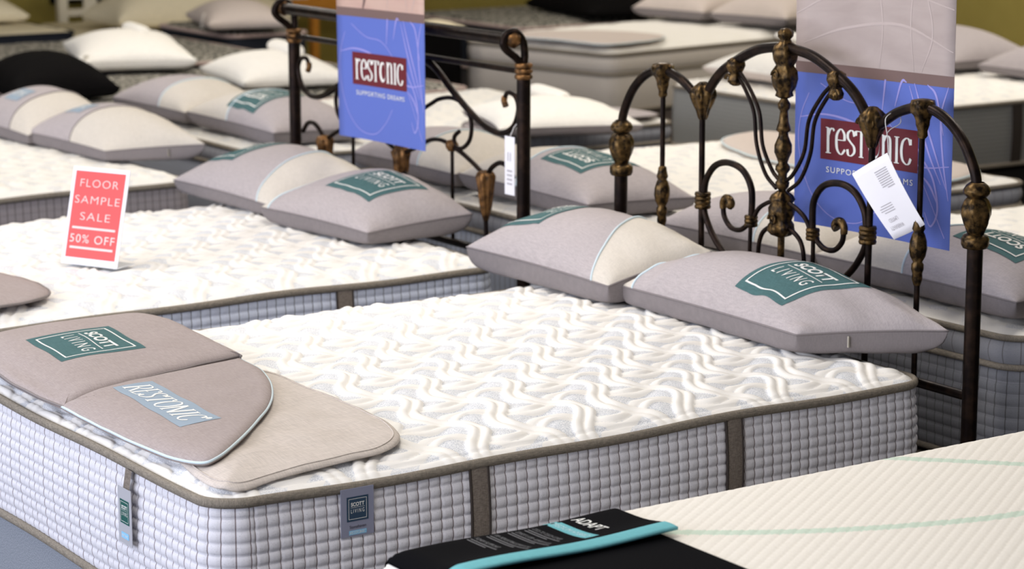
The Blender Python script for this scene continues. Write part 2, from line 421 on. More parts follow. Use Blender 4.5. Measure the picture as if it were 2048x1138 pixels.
# ------------------------------------------------------------------ mattresses
def weave(X, Y, ox, oy, s=.148, amp=.039, ridge=.0132):
    """interlaced double strands: returns height 0..1 and puff mask"""
    x = X - ox; y = Y - oy
    H = np.zeros_like(x)
    for fam in (0, 1):
        a, b = (x, y) if fam == 0 else (y, x)
        i0 = np.round(a / s)
        for k in (-1, 0, 1):
            i = i0 + k; ph = PI * i
            sg = 1 if fam == 0 else -1
            c = i * s + sg * amp * np.sin(PI * b / s + ph)
            sl = sg * amp * PI / s * np.cos(PI * b / s + ph)
            d = np.abs(a - c) / np.sqrt(1 + sl * sl)
            h = np.sqrt(np.clip(1 - ((d - ridge) / ridge) ** 2, 0, 1))
            cr = np.cos(PI * b / s + ph)                 # +1 at even crossings, -1 at odd ones
            over = cr if fam == 0 else -cr
            H = np.maximum(H, h * (.74 + .26 * cr if fam == 0 else .70 - .40 * np.abs(cr) ** 1.5))
    # deep tufts in the gaps beside the crossings
    tuft = .5 + .5 * np.cos(2 * PI * (x / s + .5)) * np.cos(2 * PI * (y / s + .5))
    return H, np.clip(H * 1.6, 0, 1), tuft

def rise(d, r0=.045, k=.055): return r0 * (1 - np.exp(-np.maximum(d, 0) / k))

def rrect_fold(x, y, L, W, r):
    """squash a rectangle grid into a round-cornered one; returns x, y, distance to the edge"""
    cx = np.clip(x, r, L - r); cy = np.clip(y, r, W - r)
    a = x - cx; b = y - cy; m = np.maximum(np.abs(a), np.abs(b)); n = np.hypot(a, b) + 1e-12
    k = np.where((a != 0) & (b != 0), m / n, 1)
    a *= k; b *= k
    d = np.minimum(np.minimum(x, L - x), np.minimum(y, W - y))
    din = np.where((np.abs(a) > 0) & (np.abs(b) > 0), r - np.hypot(a, b), d)
    return cx + a, cy + b, din

def rrect_path(L, W, r, ds):
    """closed outline, counter-clockwise from the near foot corner; points, normals, arc length"""
    P = []; N = []
    def seg(a, b, n):
        k = max(2, int(math.dist(a, b) / ds))
        for t in np.arange(k) / k: P.append((a[0] + (b[0] - a[0]) * t, a[1] + (b[1] - a[1]) * t)); N.append(n)
    def arc(c, a0):
        k = max(5, int(r * PI / 2 / ds))
        for t in np.arange(k) / k:
            a = a0 + PI / 2 * t; P.append((c[0] + r * math.cos(a), c[1] + r * math.sin(a))); N.append((math.cos(a), math.sin(a)))
    seg((r, 0), (L - r, 0), (0, -1)); arc((L - r, r), -PI / 2)
    seg((L, r), (L, W - r), (1, 0)); arc((L - r, W - r), 0)
    seg((L - r, W), (r, W), (0, 1)); arc((r, W - r), PI / 2)
    seg((0, W - r), (0, r), (-1, 0)); arc((r, r), PI)
    P = np.array(P); N = np.array(N)
    s = np.concatenate([[0], np.cumsum(np.linalg.norm(np.diff(P, axis=0), axis=1))])
    return P, N, s

def waver(P, amp, seed=0.):
    x, y = P[:, 0], P[:, 1]
    return amp * (np.sin(x * 9.5 + seed) * .6 + np.sin(x * 4.1 + y * 3 + 1 + seed) * .6 + np.sin(y * 8.3 + 2 + seed) * .5)

def side_wall(parent, L, W, r, z0, z1, ds, nt_, cell, rows, puff, bulge, m, wav=(0, 0), name='side_panel', flat_near=None):
    P, N, s = rrect_path(L, W, r, ds)
    t = np.linspace(0, 1, nt_)
    u = s / cell; fr = u - np.floor(u)
    hc = 1 - np.abs(2 * fr - 1) ** 6
    tr = t * rows; ft = tr - np.floor(tr); hr = 1 - np.abs(2 * ft - 1) ** 2.6
    off = puff * (.55 + .45 * hc)[:, None] * hr[None, :] - puff * .35 * (1 - hc)[:, None] + bulge * np.sin(PI * t)[None, :]
    zt = z1 + wav[1]; zb = z0 + wav[0]
    zz = zb[:, None] * (1 - t) + zt[:, None] * t if np.ndim(zt) else np.broadcast_to(z0 * (1 - t) + z1 * t, off.shape)
    V = np.concatenate([P[:, None] + N[:, None] * off[..., None], np.broadcast_to(zz, off.shape)[..., None]], -1)
    V = np.concatenate([V, V[:1]], 0)
    uu = np.concatenate([u, [u[-1] + (s[1] / cell)]])
    UV = np.stack(np.broadcast_arrays(uu[:, None], tr[None, :]), -1)
    return surf(name, V, m, parent, uv=UV)

def mattress(label, loc, L, W, zb, zt, group=None, rotz=0, res=.012, ds=.03, nts=12, topm=None, sidem=None, tapem=None, cell=.0315,
             rows=10, puff=0, bulge=.006, wav=0., phase=(0, 0), ridge_h=.008, levels=(), straps=(), tape_h=.0115, crown=.045, r=.085, plain=False, seed=0., strapm=None):
    """zb, zt: heights of lower and upper edge tape above the floor"""
    R = thing('mattress', label, 'mattress', loc, rotz, group)
    topm = topm or M['quilt_far']; sidem = sidem or M['grid2']; tapem = tapem or M['tape']
    nx, ny = int(L / res), int(W / res)
    X, Y = np.meshgrid(np.linspace(0, L, nx), np.linspace(0, W, ny), indexing='ij')
    x, y, d = rrect_fold(X.copy(), Y.copy(), L, W, r)
    PP = np.stack([x.ravel(), y.ravel()], 1)
    z = zt + rise(d, crown)
    ef = np.exp(-np.maximum(d, 0) / .05)
    z = z + (waver(PP, wav, seed).reshape(x.shape) if wav else 0) * ef
    if plain:
        puffm = np.full_like(x, .8)
        z = z + .004 * np.sin(x * 23 + np.sin(y * 17)) * np.sin(y * 21)
    else:
        H, puffm, tuft = weave(x, y, *phase)
        fade = np.clip((d - .012) / .055, 0, 1)
        z = z + ridge_h * H * (.35 + .65 * fade) - .011 * tuft * fade + .012 * (np.sin(x * 6.1 + 1) * np.sin(y * 5.3)) * fade * .5
        g = np.exp(-((d - .030) / .0035) ** 2); z = z - .004 * g
        puffm = np.maximum(puffm, np.clip(1 - np.abs(d - .02) / .014, 0, 1) * (.25 + .75 * (np.sin((x - y) * 38) > -.1)))
    rim = d <= 1e-6
    z = np.where(rim, zt + (waver(PP, wav, seed).reshape(x.shape) if wav else 0), z)
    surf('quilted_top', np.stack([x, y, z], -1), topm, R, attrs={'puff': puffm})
    P, N, s = rrect_path(L, W, r, min(ds, .02))
    P2, N2, s2 = rrect_path(L, W, r, ds)
    wv = lambda p, se: waver(p, wav, seed + se) if wav else np.zeros(len(p))
    zs = [zb] + list(levels) + [zt]
    for k in range(len(zs) - 1):
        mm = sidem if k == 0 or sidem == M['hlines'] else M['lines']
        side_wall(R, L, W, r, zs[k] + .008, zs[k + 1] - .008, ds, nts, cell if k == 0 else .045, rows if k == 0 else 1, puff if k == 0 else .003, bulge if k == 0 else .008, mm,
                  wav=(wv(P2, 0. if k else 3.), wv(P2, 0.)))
    for k, zz in enumerate(zs):
        Q = np.column_stack([P + N * .004, zz + wv(P, 3. if k == 0 else 0.)])
        Mu = Multi().tube(Q, .0085, 10, True, ry=tape_h); Mu.build('edge_tape', tapem, R)
    for (sx, wd) in straps:        # vertical handles on the long near side
        q = np.linspace(0, 1, 14); xs = np.linspace(-wd / 2, wd / 2, 5)
        za = zb + .012; zc = zt - .006 + float(wv(np.array([[sx, 0.]]), 0)[0])
        off = bulge * np.sin(PI * q) + .0075
        V = np.stack(np.broadcast_arrays(sx + xs[:, None], -off[None, :] - .0015 * (1 - (xs[:, None] / wd * 2) ** 2), (za + (zc - za) * q)[None, :]), -1)
        h = surf('handle', V, strapm or M['strap'], R)
        for e in (-1, 1):
            Q = np.stack([np.full(14, sx + e * wd / 2), -off + .0005, za + (zc - za) * q], 1)
            Multi().tube(Q, .0032, 6, up=(1, 0, 0)).build('edge_piping', M['dark_piping'], h)
    R['_dims'] = [L, W, zt]
    return R

def foundation(label, loc, L, W, z0, z1, m, group=None, rotz=0, tape=True):
    z1 -= .010
    R = thing('box_foundation', label, 'bed base', loc, rotz, group)
    P, N, s = rrect_path(L, W, .06, .05)
    V = np.stack([np.column_stack([P, np.full(len(P), z)]) for z in (z0, z0 + .01, (z0 + z1) / 2, z1 - .01, z1)], 1)
    surf('side_panel', V, m, R, cu=True)
    c = np.array([[L / 2, W / 2]])
    top = np.stack([np.column_stack([c + (P - c) * k, np.full(len(P), z1)]) for k in (1, .5, .02)], 1)
    surf('top_panel', top, m, R, cu=True)
    if tape:
        Multi().tube(np.column_stack([P + N * .003, np.full(len(P), z1 - .008)]), .007, 8, True, ry=.008).build('edge_tape', M['tape'], R)
    return R

GB = 'quilted display mattresses'
# main bed
bx, by = 2.168, 4.305; BL, BW = 2.027, 1.56
bed1 = mattress('large cream quilted mattress with lavender grid border in the foreground under two taupe pillows', (bx, by, 0), BL, BW, .30, .60,
                res=.0044, ds=.0045, nts=81, topm=M['quilt'], sidem=M['grid'], puff=.0048, bulge=.010, wav=.0045, rows=11, cell=.029,
                phase=(3.028 - bx, 4.540 - by), ridge_h=.0112, straps=((2.818 - bx, .048), (3.552 - bx, .048)), crown=.042, seed=1.0)
foundation('grey foundation under the foreground cream mattress', (bx + .005, by + .005, 0), BL - .01, BW - .01, 0, .294, M['foundation'], tape=False)
# sewn label on the long side
lb = boxpart('sewn_label', (.290, -.0145, .185), (.372, -.0125, .293 + .0), M['label'], bed1, bev=0)
lb.location = (0, 0, .305); lb['label'] = 'grey violet fabric label with dark blue square emblem'
d = square_logo(.054, M['navy_print'], M['white_ink'], 1.02)
d.text('Stonehaven', 0, -.0395, .0075, M['dark_ink'], 1, width=.041)
d.rect(-.022, -.058, .022, -.048, M['sky_bright'], 0)
d.serif('RESTONIC', 0, -.053, .0062, M['white_ink'], 1, width=.040, shear=.25)
d.build('label_print', lb, flat((.331, -.0147, .247), (1, 0, 0), (0, 0, 1), (0, -1, 0)), .02, .0004)
# swing tag on the foot face
tg = thing('swing_tag', 'grey card swing tag with green emblem on the foot of the foreground mattress', 'tag', (bx - .012, by + .395, .60))
V = np.array([[[-.004, -.016, -.002], [-.012, -.016, -.05]], [[-.004, .016, -.002], [-.012, .016, -.05]]]); V = np.stack([V[0] * (1 - t) + V[1] * t for t in np.linspace(0, 1, 4)])
surf('ribbon', V, M['strap'], tg)
bmx = boxpart('card', (-.0165, -.034, -.172), (-.0150, .034, -.043), M['tagcard'], tg, bev=0)
d = square_logo(.046, M['teal_deep'], M['white_ink'], 1.2); d.rect(-.019, -.062, .019, -.048, M['sky_bright'], 0); d.text('RESTONIC', 0, -.055, .006, M['white_ink'], 1, width=.03)
d.build('card_print', bmx, flat((-.0167, 0, -.098), (0, -1, 0), (0, 0, 1), (-1, 0, 0)), .03, .0004)

# second bed of the front row
b2x, b2y = 2.13, 6.225
bed2 = mattress('cream quilted mattress with blue grey grid border carrying the red sale sign', (b2x, b2y, 0), 2.03, 1.54, .30, .60,
                res=.008, ds=.008, nts=61, topm=M['quilt'], sidem=M['grid2'], puff=.004, bulge=.008, wav=.004,
                phase=(.86, .23), ridge_h=.011, straps=((3.586 - b2x, .056), (2.843 - b2x, .044)), crown=.042, seed=2.2)
foundation('grey foundation under the mattress with the red sale sign', (b2x + .005, b2y + .005, 0), 2.02, 1.53, 0, .288, M['foundation'])
lb = boxpart('sewn_label', (.255, -.0125, .545), (.345, -.0105, .588), M['navy_print'], bed2, bev=0)
# third bed of the front row
bed3 = mattress('white mattress with taupe grid border at the left under pillows with blue labels', (2.12, 8.37, 0), 2.03, 1.55, .30, .60,
                res=.013, ds=.02, nts=31, sidem=M['grid_taupe'], puff=.002, wav=.004, phase=(.8, .2), ridge_h=.008, seed=.4)
foundation('dark foundation of the left hand bed with blue labelled pillows', (2.125, 8.375, 0), 2.02, 1.54, 0, .288, M['foundation_dark'])
# back row, heads towards the headboards
for k, (yy, lab) in enumerate(((4.28, 'white pillow top mattress behind the scrolled headboard at the right edge'),
                               (6.20, 'white mattress behind the blue banner at centre left with a grey foot pad'),
                               (8.34, 'white mattress behind the plain railed headboard under a white pillow'))):
    mattress(lab, (4.50, yy, 0), 2.03, 1.54, .32, .67, res=.012, ds=.02 if k else .008, nts=24 if k else 61, sidem=M['grid_shaded'] if k == 0 else M['grid2'],
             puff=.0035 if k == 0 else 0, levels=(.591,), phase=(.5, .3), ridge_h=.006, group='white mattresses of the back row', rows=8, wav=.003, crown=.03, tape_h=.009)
    foundation(['dark foundation at the right edge behind the scrolled headboard', 'dark foundation behind the blue banner bed',
                'dark foundation behind the plain railed headboard'][k], (4.505, yy + .005, 0), 2.02, 1.53, 0, .31, M['foundation_dark'], 'dark foundations of the back row')
# black and white knit beds further left
for yy, x0, lab in ((10.05, 4.52, 'black and white knit mattress with a black pillow and a white pillow'),
                    (11.95, 4.52, 'black and white knit mattress under the plump white pillow at top left')):
    mattress(lab, (x0, yy, 0), 2.03, 1.55, .34, .66, res=.05, ds=.05, topm=M['knit'], sidem=M['navy'], tapem=M['pinktape'], plain=True, crown=.03, puff=0)
    foundation('dark base under the ' + lab.split(' under')[0].split(' with')[0] + (' nearest the headboards' if yy < 11 else ' below the top left pillow'), (x0 + .01, yy + .01, 0), 2.01, 1.53, 0, .325, M['foundation_dark'], tape=False)
mattress('small navy sided mattress under the tagged taupe pillow at the back left', (6.66, 12.9, 0), .56, 1.0, .36, .70, res=.06, ds=.06, topm=M['knit'], sidem=M['navy'], tapem=M['pinktape'], plain=True, crown=.03)
foundation('dark base under the small navy sided mattress at the back', (6.67, 12.91, 0), .54, .98, 0, .345, M['foundation_dark'], tape=False)
mattress('cream topped navy sided mattress in the far top left corner', (4.2, 14.1, 0), 2.0, 1.5, .36, .66, res=.06, ds=.06, topm=M['cream_cloth'], sidem=M['navy'], tapem=M['navy'], plain=True, crown=.03)
foundation('dark base in the far top left corner', (4.21, 14.11, 0), 1.98, 1.48, 0, .345, M['foundation_dark'], tape=False)
mattress('navy sided mattress in front of the white slatted bed frame', (6.38, 14.05, 0), 1.3, 1.5, .34, .58, res=.06, ds=.06, topm=M['cream_cloth'], sidem=M['navy'], tapem=M['navy'], plain=True, crown=.03)
foundation('dark base in front of the white slatted bed frame', (6.39, 14.06, 0), 1.28, 1.48, 0, .325, M['foundation_dark'], tape=False)
# far row across the aisle
fa = math.radians(10)
fx, fy = 7.89, 10.69
mattress('thick beige double layer mattress in the far row with ruled border', (fx, fy, 0), 2.03, 1.2, .38, .70, rotz=fa, res=.04, ds=.03, nts=12, sidem=M['hlines'], levels=(.59,), rows=16, cell=9, crown=.05, plain=True, puff=0, bulge=.012, seed=3)
foundation('brown base under the beige mattress in the far row', (fx, fy, 0), 2.0, 1.18, 0, .365, speckle(mat('brown_base', (.1, .08, .07), .9), (.07, .055, .05), (.10, .08, .07), 40), rotz=fa, tape=False)
mattress('grey sided mattress at the back with a white rolled bundle on its foot', (7.25, 7.87, 0), 2.03, 1.47, .41, .70, res=.02, ds=.03, nts=12, sidem=M['hlines_grey'], rows=14, cell=9, crown=.04, puff=0, phase=(.4, .2), straps=((.93, .06),), strapm=M['dark_piping'])
foundation('black base under the grey sided mattress at the back', (7.26, 7.88, 0), 2.0, 1.45, 0, .39, mat('black_base', (.01, .01, .01), .9), tape=False)
mattress('black and white knit mattress in the far back beyond the blue banner', (8.80, 12.90, 0), 2.2, 1.45, .34, .64, res=.05, ds=.06, topm=M['knit'], sidem=M['navy'], tapem=M['pinktape'], plain=True, crown=.03)
foundation('dark base of the knit mattress in the far back', (8.81, 12.91, 0), 2.18, 1.43, 0, .325, M['foundation_dark'], tape=False)

# ------------------------------------------------------------------ pillows
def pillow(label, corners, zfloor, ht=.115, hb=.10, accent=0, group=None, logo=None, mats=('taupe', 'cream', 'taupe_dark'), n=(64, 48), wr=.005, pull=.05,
           seed=0, pipe='blue_pipe', pcut=.42, p=.50, flip=False, zipper=None, tagpos=None, logo_uv=(-.25, 0), logo_sz=.26, patch=None, band=None, skew=0.):
    """corners: near-foot, near-head, far-foot, far-head (world). u runs near(-1) to far(+1), v foot(-1) to head(+1).
    accent: +1 / -1 = which u end is cream; 0 none"""
    c = np.array(corners, float)
    org = np.array([c[:, 0].mean(), c[:, 1].mean(), zfloor])
    rng = np.random.default_rng(int(seed * 100) + 5); ph = rng.uniform(0, 6.28, 12)
    def base(u, v):
        uu = u * (1 - pull * (1 - v * v)); vv = v * (1 - pull * 1.2 * (1 - u * u))
        a, b = (uu + 1) / 2, (vv + 1) / 2
        P = (c[0][None] * ((1 - a) * (1 - b))[:, None] + c[1][None] * ((1 - a) * b)[:, None] + c[2][None] * (a * (1 - b))[:, None] + c[3][None] * (a * b)[:, None])
        return P
    def prof(u, v):
        return (np.clip(1 - np.abs(u) ** 2.2, 0, 1) * np.clip(1 - np.abs(v) ** 2.2, 0, 1)) ** p
    def wrinkle(u, v):
        e = np.exp(-(1 - np.abs(u)) / .22); f = np.exp(-(1 - np.abs(v)) / .28)
        w = e * np.sin(v * 9 + ph[0] + 2 * u) * .8 + f * np.sin(u * 11 + ph[1] + 1.5 * v) + e * f * np.sin((u + v) * 17 + ph[2])
        w = w + .5 * np.sin(u * 3.1 + v * 2.3 + ph[3]) + .8 * f * np.sin(u * 23 + ph[4] + 3 * v) * (np.sin(u * 5 + ph[5]) > 0)
        return w * prof(u, v) ** .5
    def top(u, v, g=0.):
        u = np.asarray(u, float); v = np.asarray(v, float); sh = u.shape; u = u.ravel(); v = v.ravel()
        P = base(u, v); P[:, 2] += ht * prof(u, v) + wr * wrinkle(u, v) + g
        return (P - org).reshape(sh + (3,))
    def bot(u, v):
        sh = u.shape; u = u.ravel(); v = v.ravel()
        mx = np.maximum(np.abs(u), np.abs(v)); e = 1 + .11 * (1 - mx ** 8) * mx ** 4
        P = base(u * e, v * e); P[:, 2] = base(u, v)[:, 2]; z = P[:, 2] - hb * (np.clip(1 - np.abs(u) ** 6, 0, 1) * np.clip(1 - np.abs(v) ** 6, 0, 1)) ** .42 - wr * .6 * wrinkle(u, -v)
        # filling presses flat against the mattress
        k = np.clip((z - zfloor) / .02, -4, 4)
        P[:, 2] = np.where(z < zfloor + .02, zfloor + .02 * np.log1p(np.exp(np.clip(k, -30, 30))) / np.log(1 + math.e) * .95, z)
        P[:, 2] = np.minimum(P[:, 2], base(u, v)[:, 2])
        return (P - org).reshape(sh + (3,))
    R = thing('pillow', label, 'pillow', tuple(org), 0, group)
    q = lambda k: np.sin(np.linspace(-1, 1, k) * PI / 2)
    us, vs = q(n[0]), q(n[1])
    def panel(name, ua, ub, m, fn):
        k = max(4, int(n[0] * (ub - ua) / 2))
        sk = lambda a: a + (skew * (vs + 1) / 2 if abs(a) < 1 else 0 * vs)
        A, B = np.arcsin(np.clip(sk(ua), -1, 1)), np.arcsin(np.clip(sk(ub), -1, 1))
        t = np.linspace(0, 1, k)[:, None]; U = np.sin(A[None] * (1 - t) + B[None] * t); V = np.broadcast_to(vs[None], U.shape)
        return surf(name, fn(U, V), m, R, flip=(fn is bot) ^ flip)
    if accent:
        cut = pcut * accent
        if accent > 0: panel('top_panel', -1, cut, M[mats[0]], top); panel('accent_panel', cut, 1, M[mats[1]], top)
        else: panel('top_panel', cut, 1, M[mats[0]], top); panel('accent_panel', -1, cut, M[mats[1]], top)
        v = np.sin(np.linspace(-1, 1, 40) * PI / 2); P = top(np.full(40, cut) + skew * (v + 1) / 2, v, .002)
        Multi().tube(P, .0034, 8, up=(0, 1, 0)).build('piping', M[pipe], R)
    else: panel('top_panel', -1, 1, M[mats[0]], top)
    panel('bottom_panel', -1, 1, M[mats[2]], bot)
    if band:     # extra stripe panel lying on the top
        u = np.linspace(band[0], band[1], 10); U, V = np.meshgrid(u, vs, indexing='ij')
        surf('accent_stripe', top(U, V, .0025), M[mats[1]], R, flip=flip)
    # knife-edge seam
    e = np.linspace(-1, 1, 28); o = np.ones(28)
    ring = np.concatenate([top(e, -o), top(o, e), top(-e, o), top(-o, -e)])
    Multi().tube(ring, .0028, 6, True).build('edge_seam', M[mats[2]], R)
    lenU = np.linalg.norm((c[2] + c[3] - c[0] - c[1])[:2]) / 2; lenV = np.linalg.norm((c[1] + c[3] - c[0] - c[2])[:2]) / 2
    if logo:
        sg = -1 if logo == 'front' else 1
        dd = square_logo(logo_sz, M['teal'], M['white_ink'], 1.0)
        fn = lambda s, t, g: top(logo_uv[0] + sg * s / lenU * 2, logo_uv[1] - sg * t / lenV * 2, g * 2.2)
        dd.build('printed_logo', R, fn, .014, .0008, 'teal square print with white lettering')
    if patch:
        dd = Decal().rect(-.07, -.045, .07, .045, M['sky_print'], 0).text('RESTONIC', 0, 0, .035, M['white_ink'], 1, width=.11)
        dd.build('printed_logo', R, lambda s, t, g: top(patch[0] - s / lenU * 2, patch[1] + t / lenV * 2, g * 2.2), .02, .001, 'pale blue printed label')
    if zipper is not None:
        P = bot(np.array([-.999]), np.array([zipper]))[0]
        boxpart('zip_pull', tuple(P + [-.003, -.007, -.030]), tuple(P + [.003, -.001, .0]), M['zip'], R, .001)
    if tagpos is not None:
        P = top(np.array([tagpos[0]]), np.array([tagpos[1]]))[0]
        tb = boxpart('hang_tag', (-.022, -.003, -.075), (.022, 0, .02), M['white_cloth'], R, .001); tb.location = tuple(P); tb.rotation_euler = (.25, 0, .4)
    return R

GP = 'taupe and cream display pillows'
pA = pillow('taupe and cream pillow left of its pair on the foreground bed', [(3.95, 5.35, .705), (4.262, 5.27, .785), (3.93, 6.06, .715), (4.255, 5.95, .785)], .640,
            ht=.115, hb=.11, accent=-1, pcut=.76, skew=.5, logo='front', logo_uv=(.56, .0), logo_sz=.21, seed=1, wr=.008)
pB = pillow('taupe pillow nearest the camera, with full teal emblem and zip pull, on the foreground bed', [(3.985, 4.575, .700), (4.262, 4.305, .726), (4.0, 5.36, .700), (4.255, 5.22, .765)], .640,
            ht=.118, hb=.10, accent=1, pcut=.86, logo='front', logo_uv=(-.43, -.14), logo_sz=.222, seed=2.3, zipper=-.25, wr=.012)
p2A = pillow('taupe and cream pillow left of its pair on the bed with the sale sign', [(3.87, 7.20, .69), (4.255, 7.10, .76), (3.85, 7.93, .695), (4.25, 7.80, .77)], .640,
             ht=.115, hb=.09, accent=-1, pcut=.66, skew=.45, logo='front', logo_uv=(.6, 0), seed=3.1)
p2B = pillow('taupe pillow with teal emblem right of its pair on the bed with the sale sign', [(3.872, 6.561, .69), (4.258, 6.53, .722), (3.79, 7.142, .705), (4.24, 7.03, .78)], .640,
             ht=.11, hb=.09, accent=1, pcut=.86, logo='front', logo_uv=(-.2, -.05), logo_sz=.24, seed=4.2, wr=.006)
p3A = pillow('taupe and cream pillow with pale blue label cut by the left edge', [(3.90, 9.42, .69), (4.25, 9.36, .76), (3.88, 10.05, .70), (4.24, 9.99, .77)], .640, ht=.12, hb=.09, accent=-1, pcut=.35, seed=5, patch=(.1, -.35), pipe='grey_pipe')
p3B = pillow('taupe and cream pillow with pale blue label on the left hand bed', [(3.97, 8.80, .69), (4.30, 8.56, .72), (3.915, 9.46, .70), (4.27, 9.36, .77)], .640, ht=.12, hb=.09, accent=-1, pcut=.05, seed=6, patch=(.35, -.35), pipe='grey_pipe', zipper=.3)
# back row pairs: heads towards us, emblem upside down from here
names = (('taupe and cream pillow seen between the uprights of the scrolled headboard', 'cream and taupe pillow at the right edge behind the headboard post'),
         ('cream and taupe pillow behind the blue banner and plain headboard', 'taupe pillow with teal emblem between the two headboards'),
         ('white and taupe pillow at the far side of its pair left of the plain headboard', 'taupe pillow with teal emblem touching the left post of the plain headboard'))
for k in range(3):
    dy = (0, 1.92, 4.08)[k]
    pillow(names[k][0], [(4.55, 5.17 + dy, .76), (4.98, 5.17 + dy, .75), (4.55, 5.90 + dy, .755), (4.98, 5.90 + dy, .75)], .700, ht=.12, hb=.09, accent=-1, pcut=.25, logo=None, seed=7 + k, group=None)
    pillow(names[k][1], [(4.53, 4.33 + dy, .765), (4.98, 4.33 + dy, .75), (4.56, 5.16 + dy, .765), (4.98, 5.16 + dy, .75)], .700, ht=.125, hb=.09, accent=1, pcut=.12, logo='back', logo_uv=((-.42, -.3, -.1)[k], (.1, -.05, -.3)[k]), seed=11 + k, zipper=None)

def simple_pillow(label, cx, cy, z, lx, ly, rot, ht, hb, m, mb=None, seed=1, tag=None, dz=.05, tilt=0.):
    h = np.array([[-1, -1], [1, -1], [-1, 1], [1, 1]]) * np.array([lx / 2, ly / 2])
    ca, sa = math.cos(rot), math.sin(rot)
    cs = [(cx + a * ca - b * sa, cy + a * sa + b * ca, z + dz + tilt * (a / lx + .5)) for a, b in h]
    return pillow(label, cs, z, ht=ht, hb=hb, mats=(m, m, mb or m), seed=seed, n=(28, 24), tagpos=tag, wr=.004, pull=.08)
simple_pillow('plump white pillow with small hang tag at top left on black and white knit', 5.50, 11.85, .695, .62, 1.15, -.35, .115, .07, 'white_cloth', seed=1, tag=(-.97, -.85), dz=.07)
simple_pillow('white pillow under a white roll, seen past the left post of the plain headboard', 5.72, 10.60, .695, .55, .80, -.2, .11, .05, 'white_cloth', seed=2, dz=.05)
simple_pillow('pale taupe pillow with hang tag on the navy sided mattress', 6.88, 13.22, .735, .5, .85, -.3, .12, .06, 'taupe_far', seed=3, tag=(-.3, -.98), dz=.05)
simple_pillow('big cream pillow leaning against the white slatted bed frame', 7.08, 14.6, .62, 1.0, .6, 0, .22, .07, 'cream_cloth', seed=4, dz=.08)
simple_pillow('cream pillow at the very top left edge', 5.75, 14.9, .70, .6, .8, 0, .16, .06, 'cream_cloth', seed=5, dz=.05)
simple_pillow('pale pillow on a navy bench left of the plain headboard top', 7.88, 14.95, .60, .40, .72, 0, .14, .06, 'cream_cloth', seed=6, dz=.05)
simple_pillow('black pillow at the left edge beyond the blue labelled pillows', 4.55, 10.75, .695, .5, .75, -.1, .15, .07, 'black_cloth', seed=7, dz=.06)
simple_pillow('white pillow with grey underside under a white roll, right of the plain headboard post', 5.74, 8.19, .705, .62, .66, -.35, .09, .05, 'white_cloth', 'taupe_dark', seed=8, dz=.06)
simple_pillow('white pillow under a white roll beside the scrolled headboard crest', 7.68, 8.85, .745, .6, .75, 0, .12, .05, 'white_cloth', 'taupe_far', seed=9, dz=.05)
simple_pillow('taupe pillow on the grey sided mattress right of the large banner', 8.80, 8.98, .745, .55, .8, -.1, .15, .06, 'taupe', 'taupe_dark', seed=10, dz=.06)
simple_pillow('taupe pillow at the top right corner of the picture', 8.82, 8.15, .745, .55, .72, -.1, .13, .06, 'taupe', 'taupe_dark', seed=11, dz=.05)
simple_pillow('taupe pillow at the top edge left of the large banner, the left one of two', 9.40, 11.82, .757, .55, .60, .17, .15, .07, 'taupe_far', 'taupe_dark', seed=12, dz=.07)
simple_pillow('taupe pillow at the top edge touching the large banner', 9.52, 11.18, .757, .55, .60, .17, .15, .07, 'taupe_far', 'taupe_dark', seed=13, dz=.07)
simple_pillow('black pillow on the far knit mattress at the top edge', 9.70, 13.3, .675, .6, 1.1, -.2, .16, .06, 'black_cloth', seed=14, dz=.05)
simple_pillow('small ivory cushion on the black gap block just right of the left banner', 7.46, 11.84, .782, .26, .28, 0, .04, .03, 'cream_cloth', seed=15, dz=.02)

def roll(label, c, L, rot, rr, m='white_cloth'):
    R = thing('rolled_bundle', label, 'roll', c, rot, 'white rolls lying on pillows')
    P = np.stack([np.zeros(9), np.linspace(-L / 2, L / 2, 9), np.full(9, rr)], 1)
    k = np.array([.6, .95, 1, 1, 1, 1, 1, .95, .6])
    Multi().tube(P, rr * 1.5 * k, 16, ry=rr * k).build('roll_body', M[m], R)
    a = np.linspace(0, 4 * PI, 40); sp = np.stack([rr * 1.2 * (a / (4 * PI)) * np.cos(a), np.full(40, L / 2 + .002), rr + rr * .8 * (a / (4 * PI)) * np.sin(a)], 1)
    Multi().tube(sp, .003, 5, up=(0, 1, 0)).build('roll_edge', M['grey_pipe'], R)
    return R
roll('white roll on the plump white pillow at top left', (5.60, 11.95, .845), .42, -.2, .028)
roll('white roll on the pillow seen past the left post of the plain headboard', (5.80, 10.62, .828), .42, -.2, .035)
roll('white roll on the pillow right of the plain headboard post', (5.86, 8.38, .812), .40, -.25, .03)
roll('white roll on the pillow beside the scrolled headboard crest', (7.80, 8.9, .915), .50, 0, .022)

# ------------------------------------------------------------------ foot pads
def zmat(x, y, ox=bx, oy=by, L=BL, W=BW, zt=.60):
    return zt + rise(np.minimum(np.minimum(x - ox, ox + L - x), np.minimum(y - oy, oy + W - y)), .042) + .008

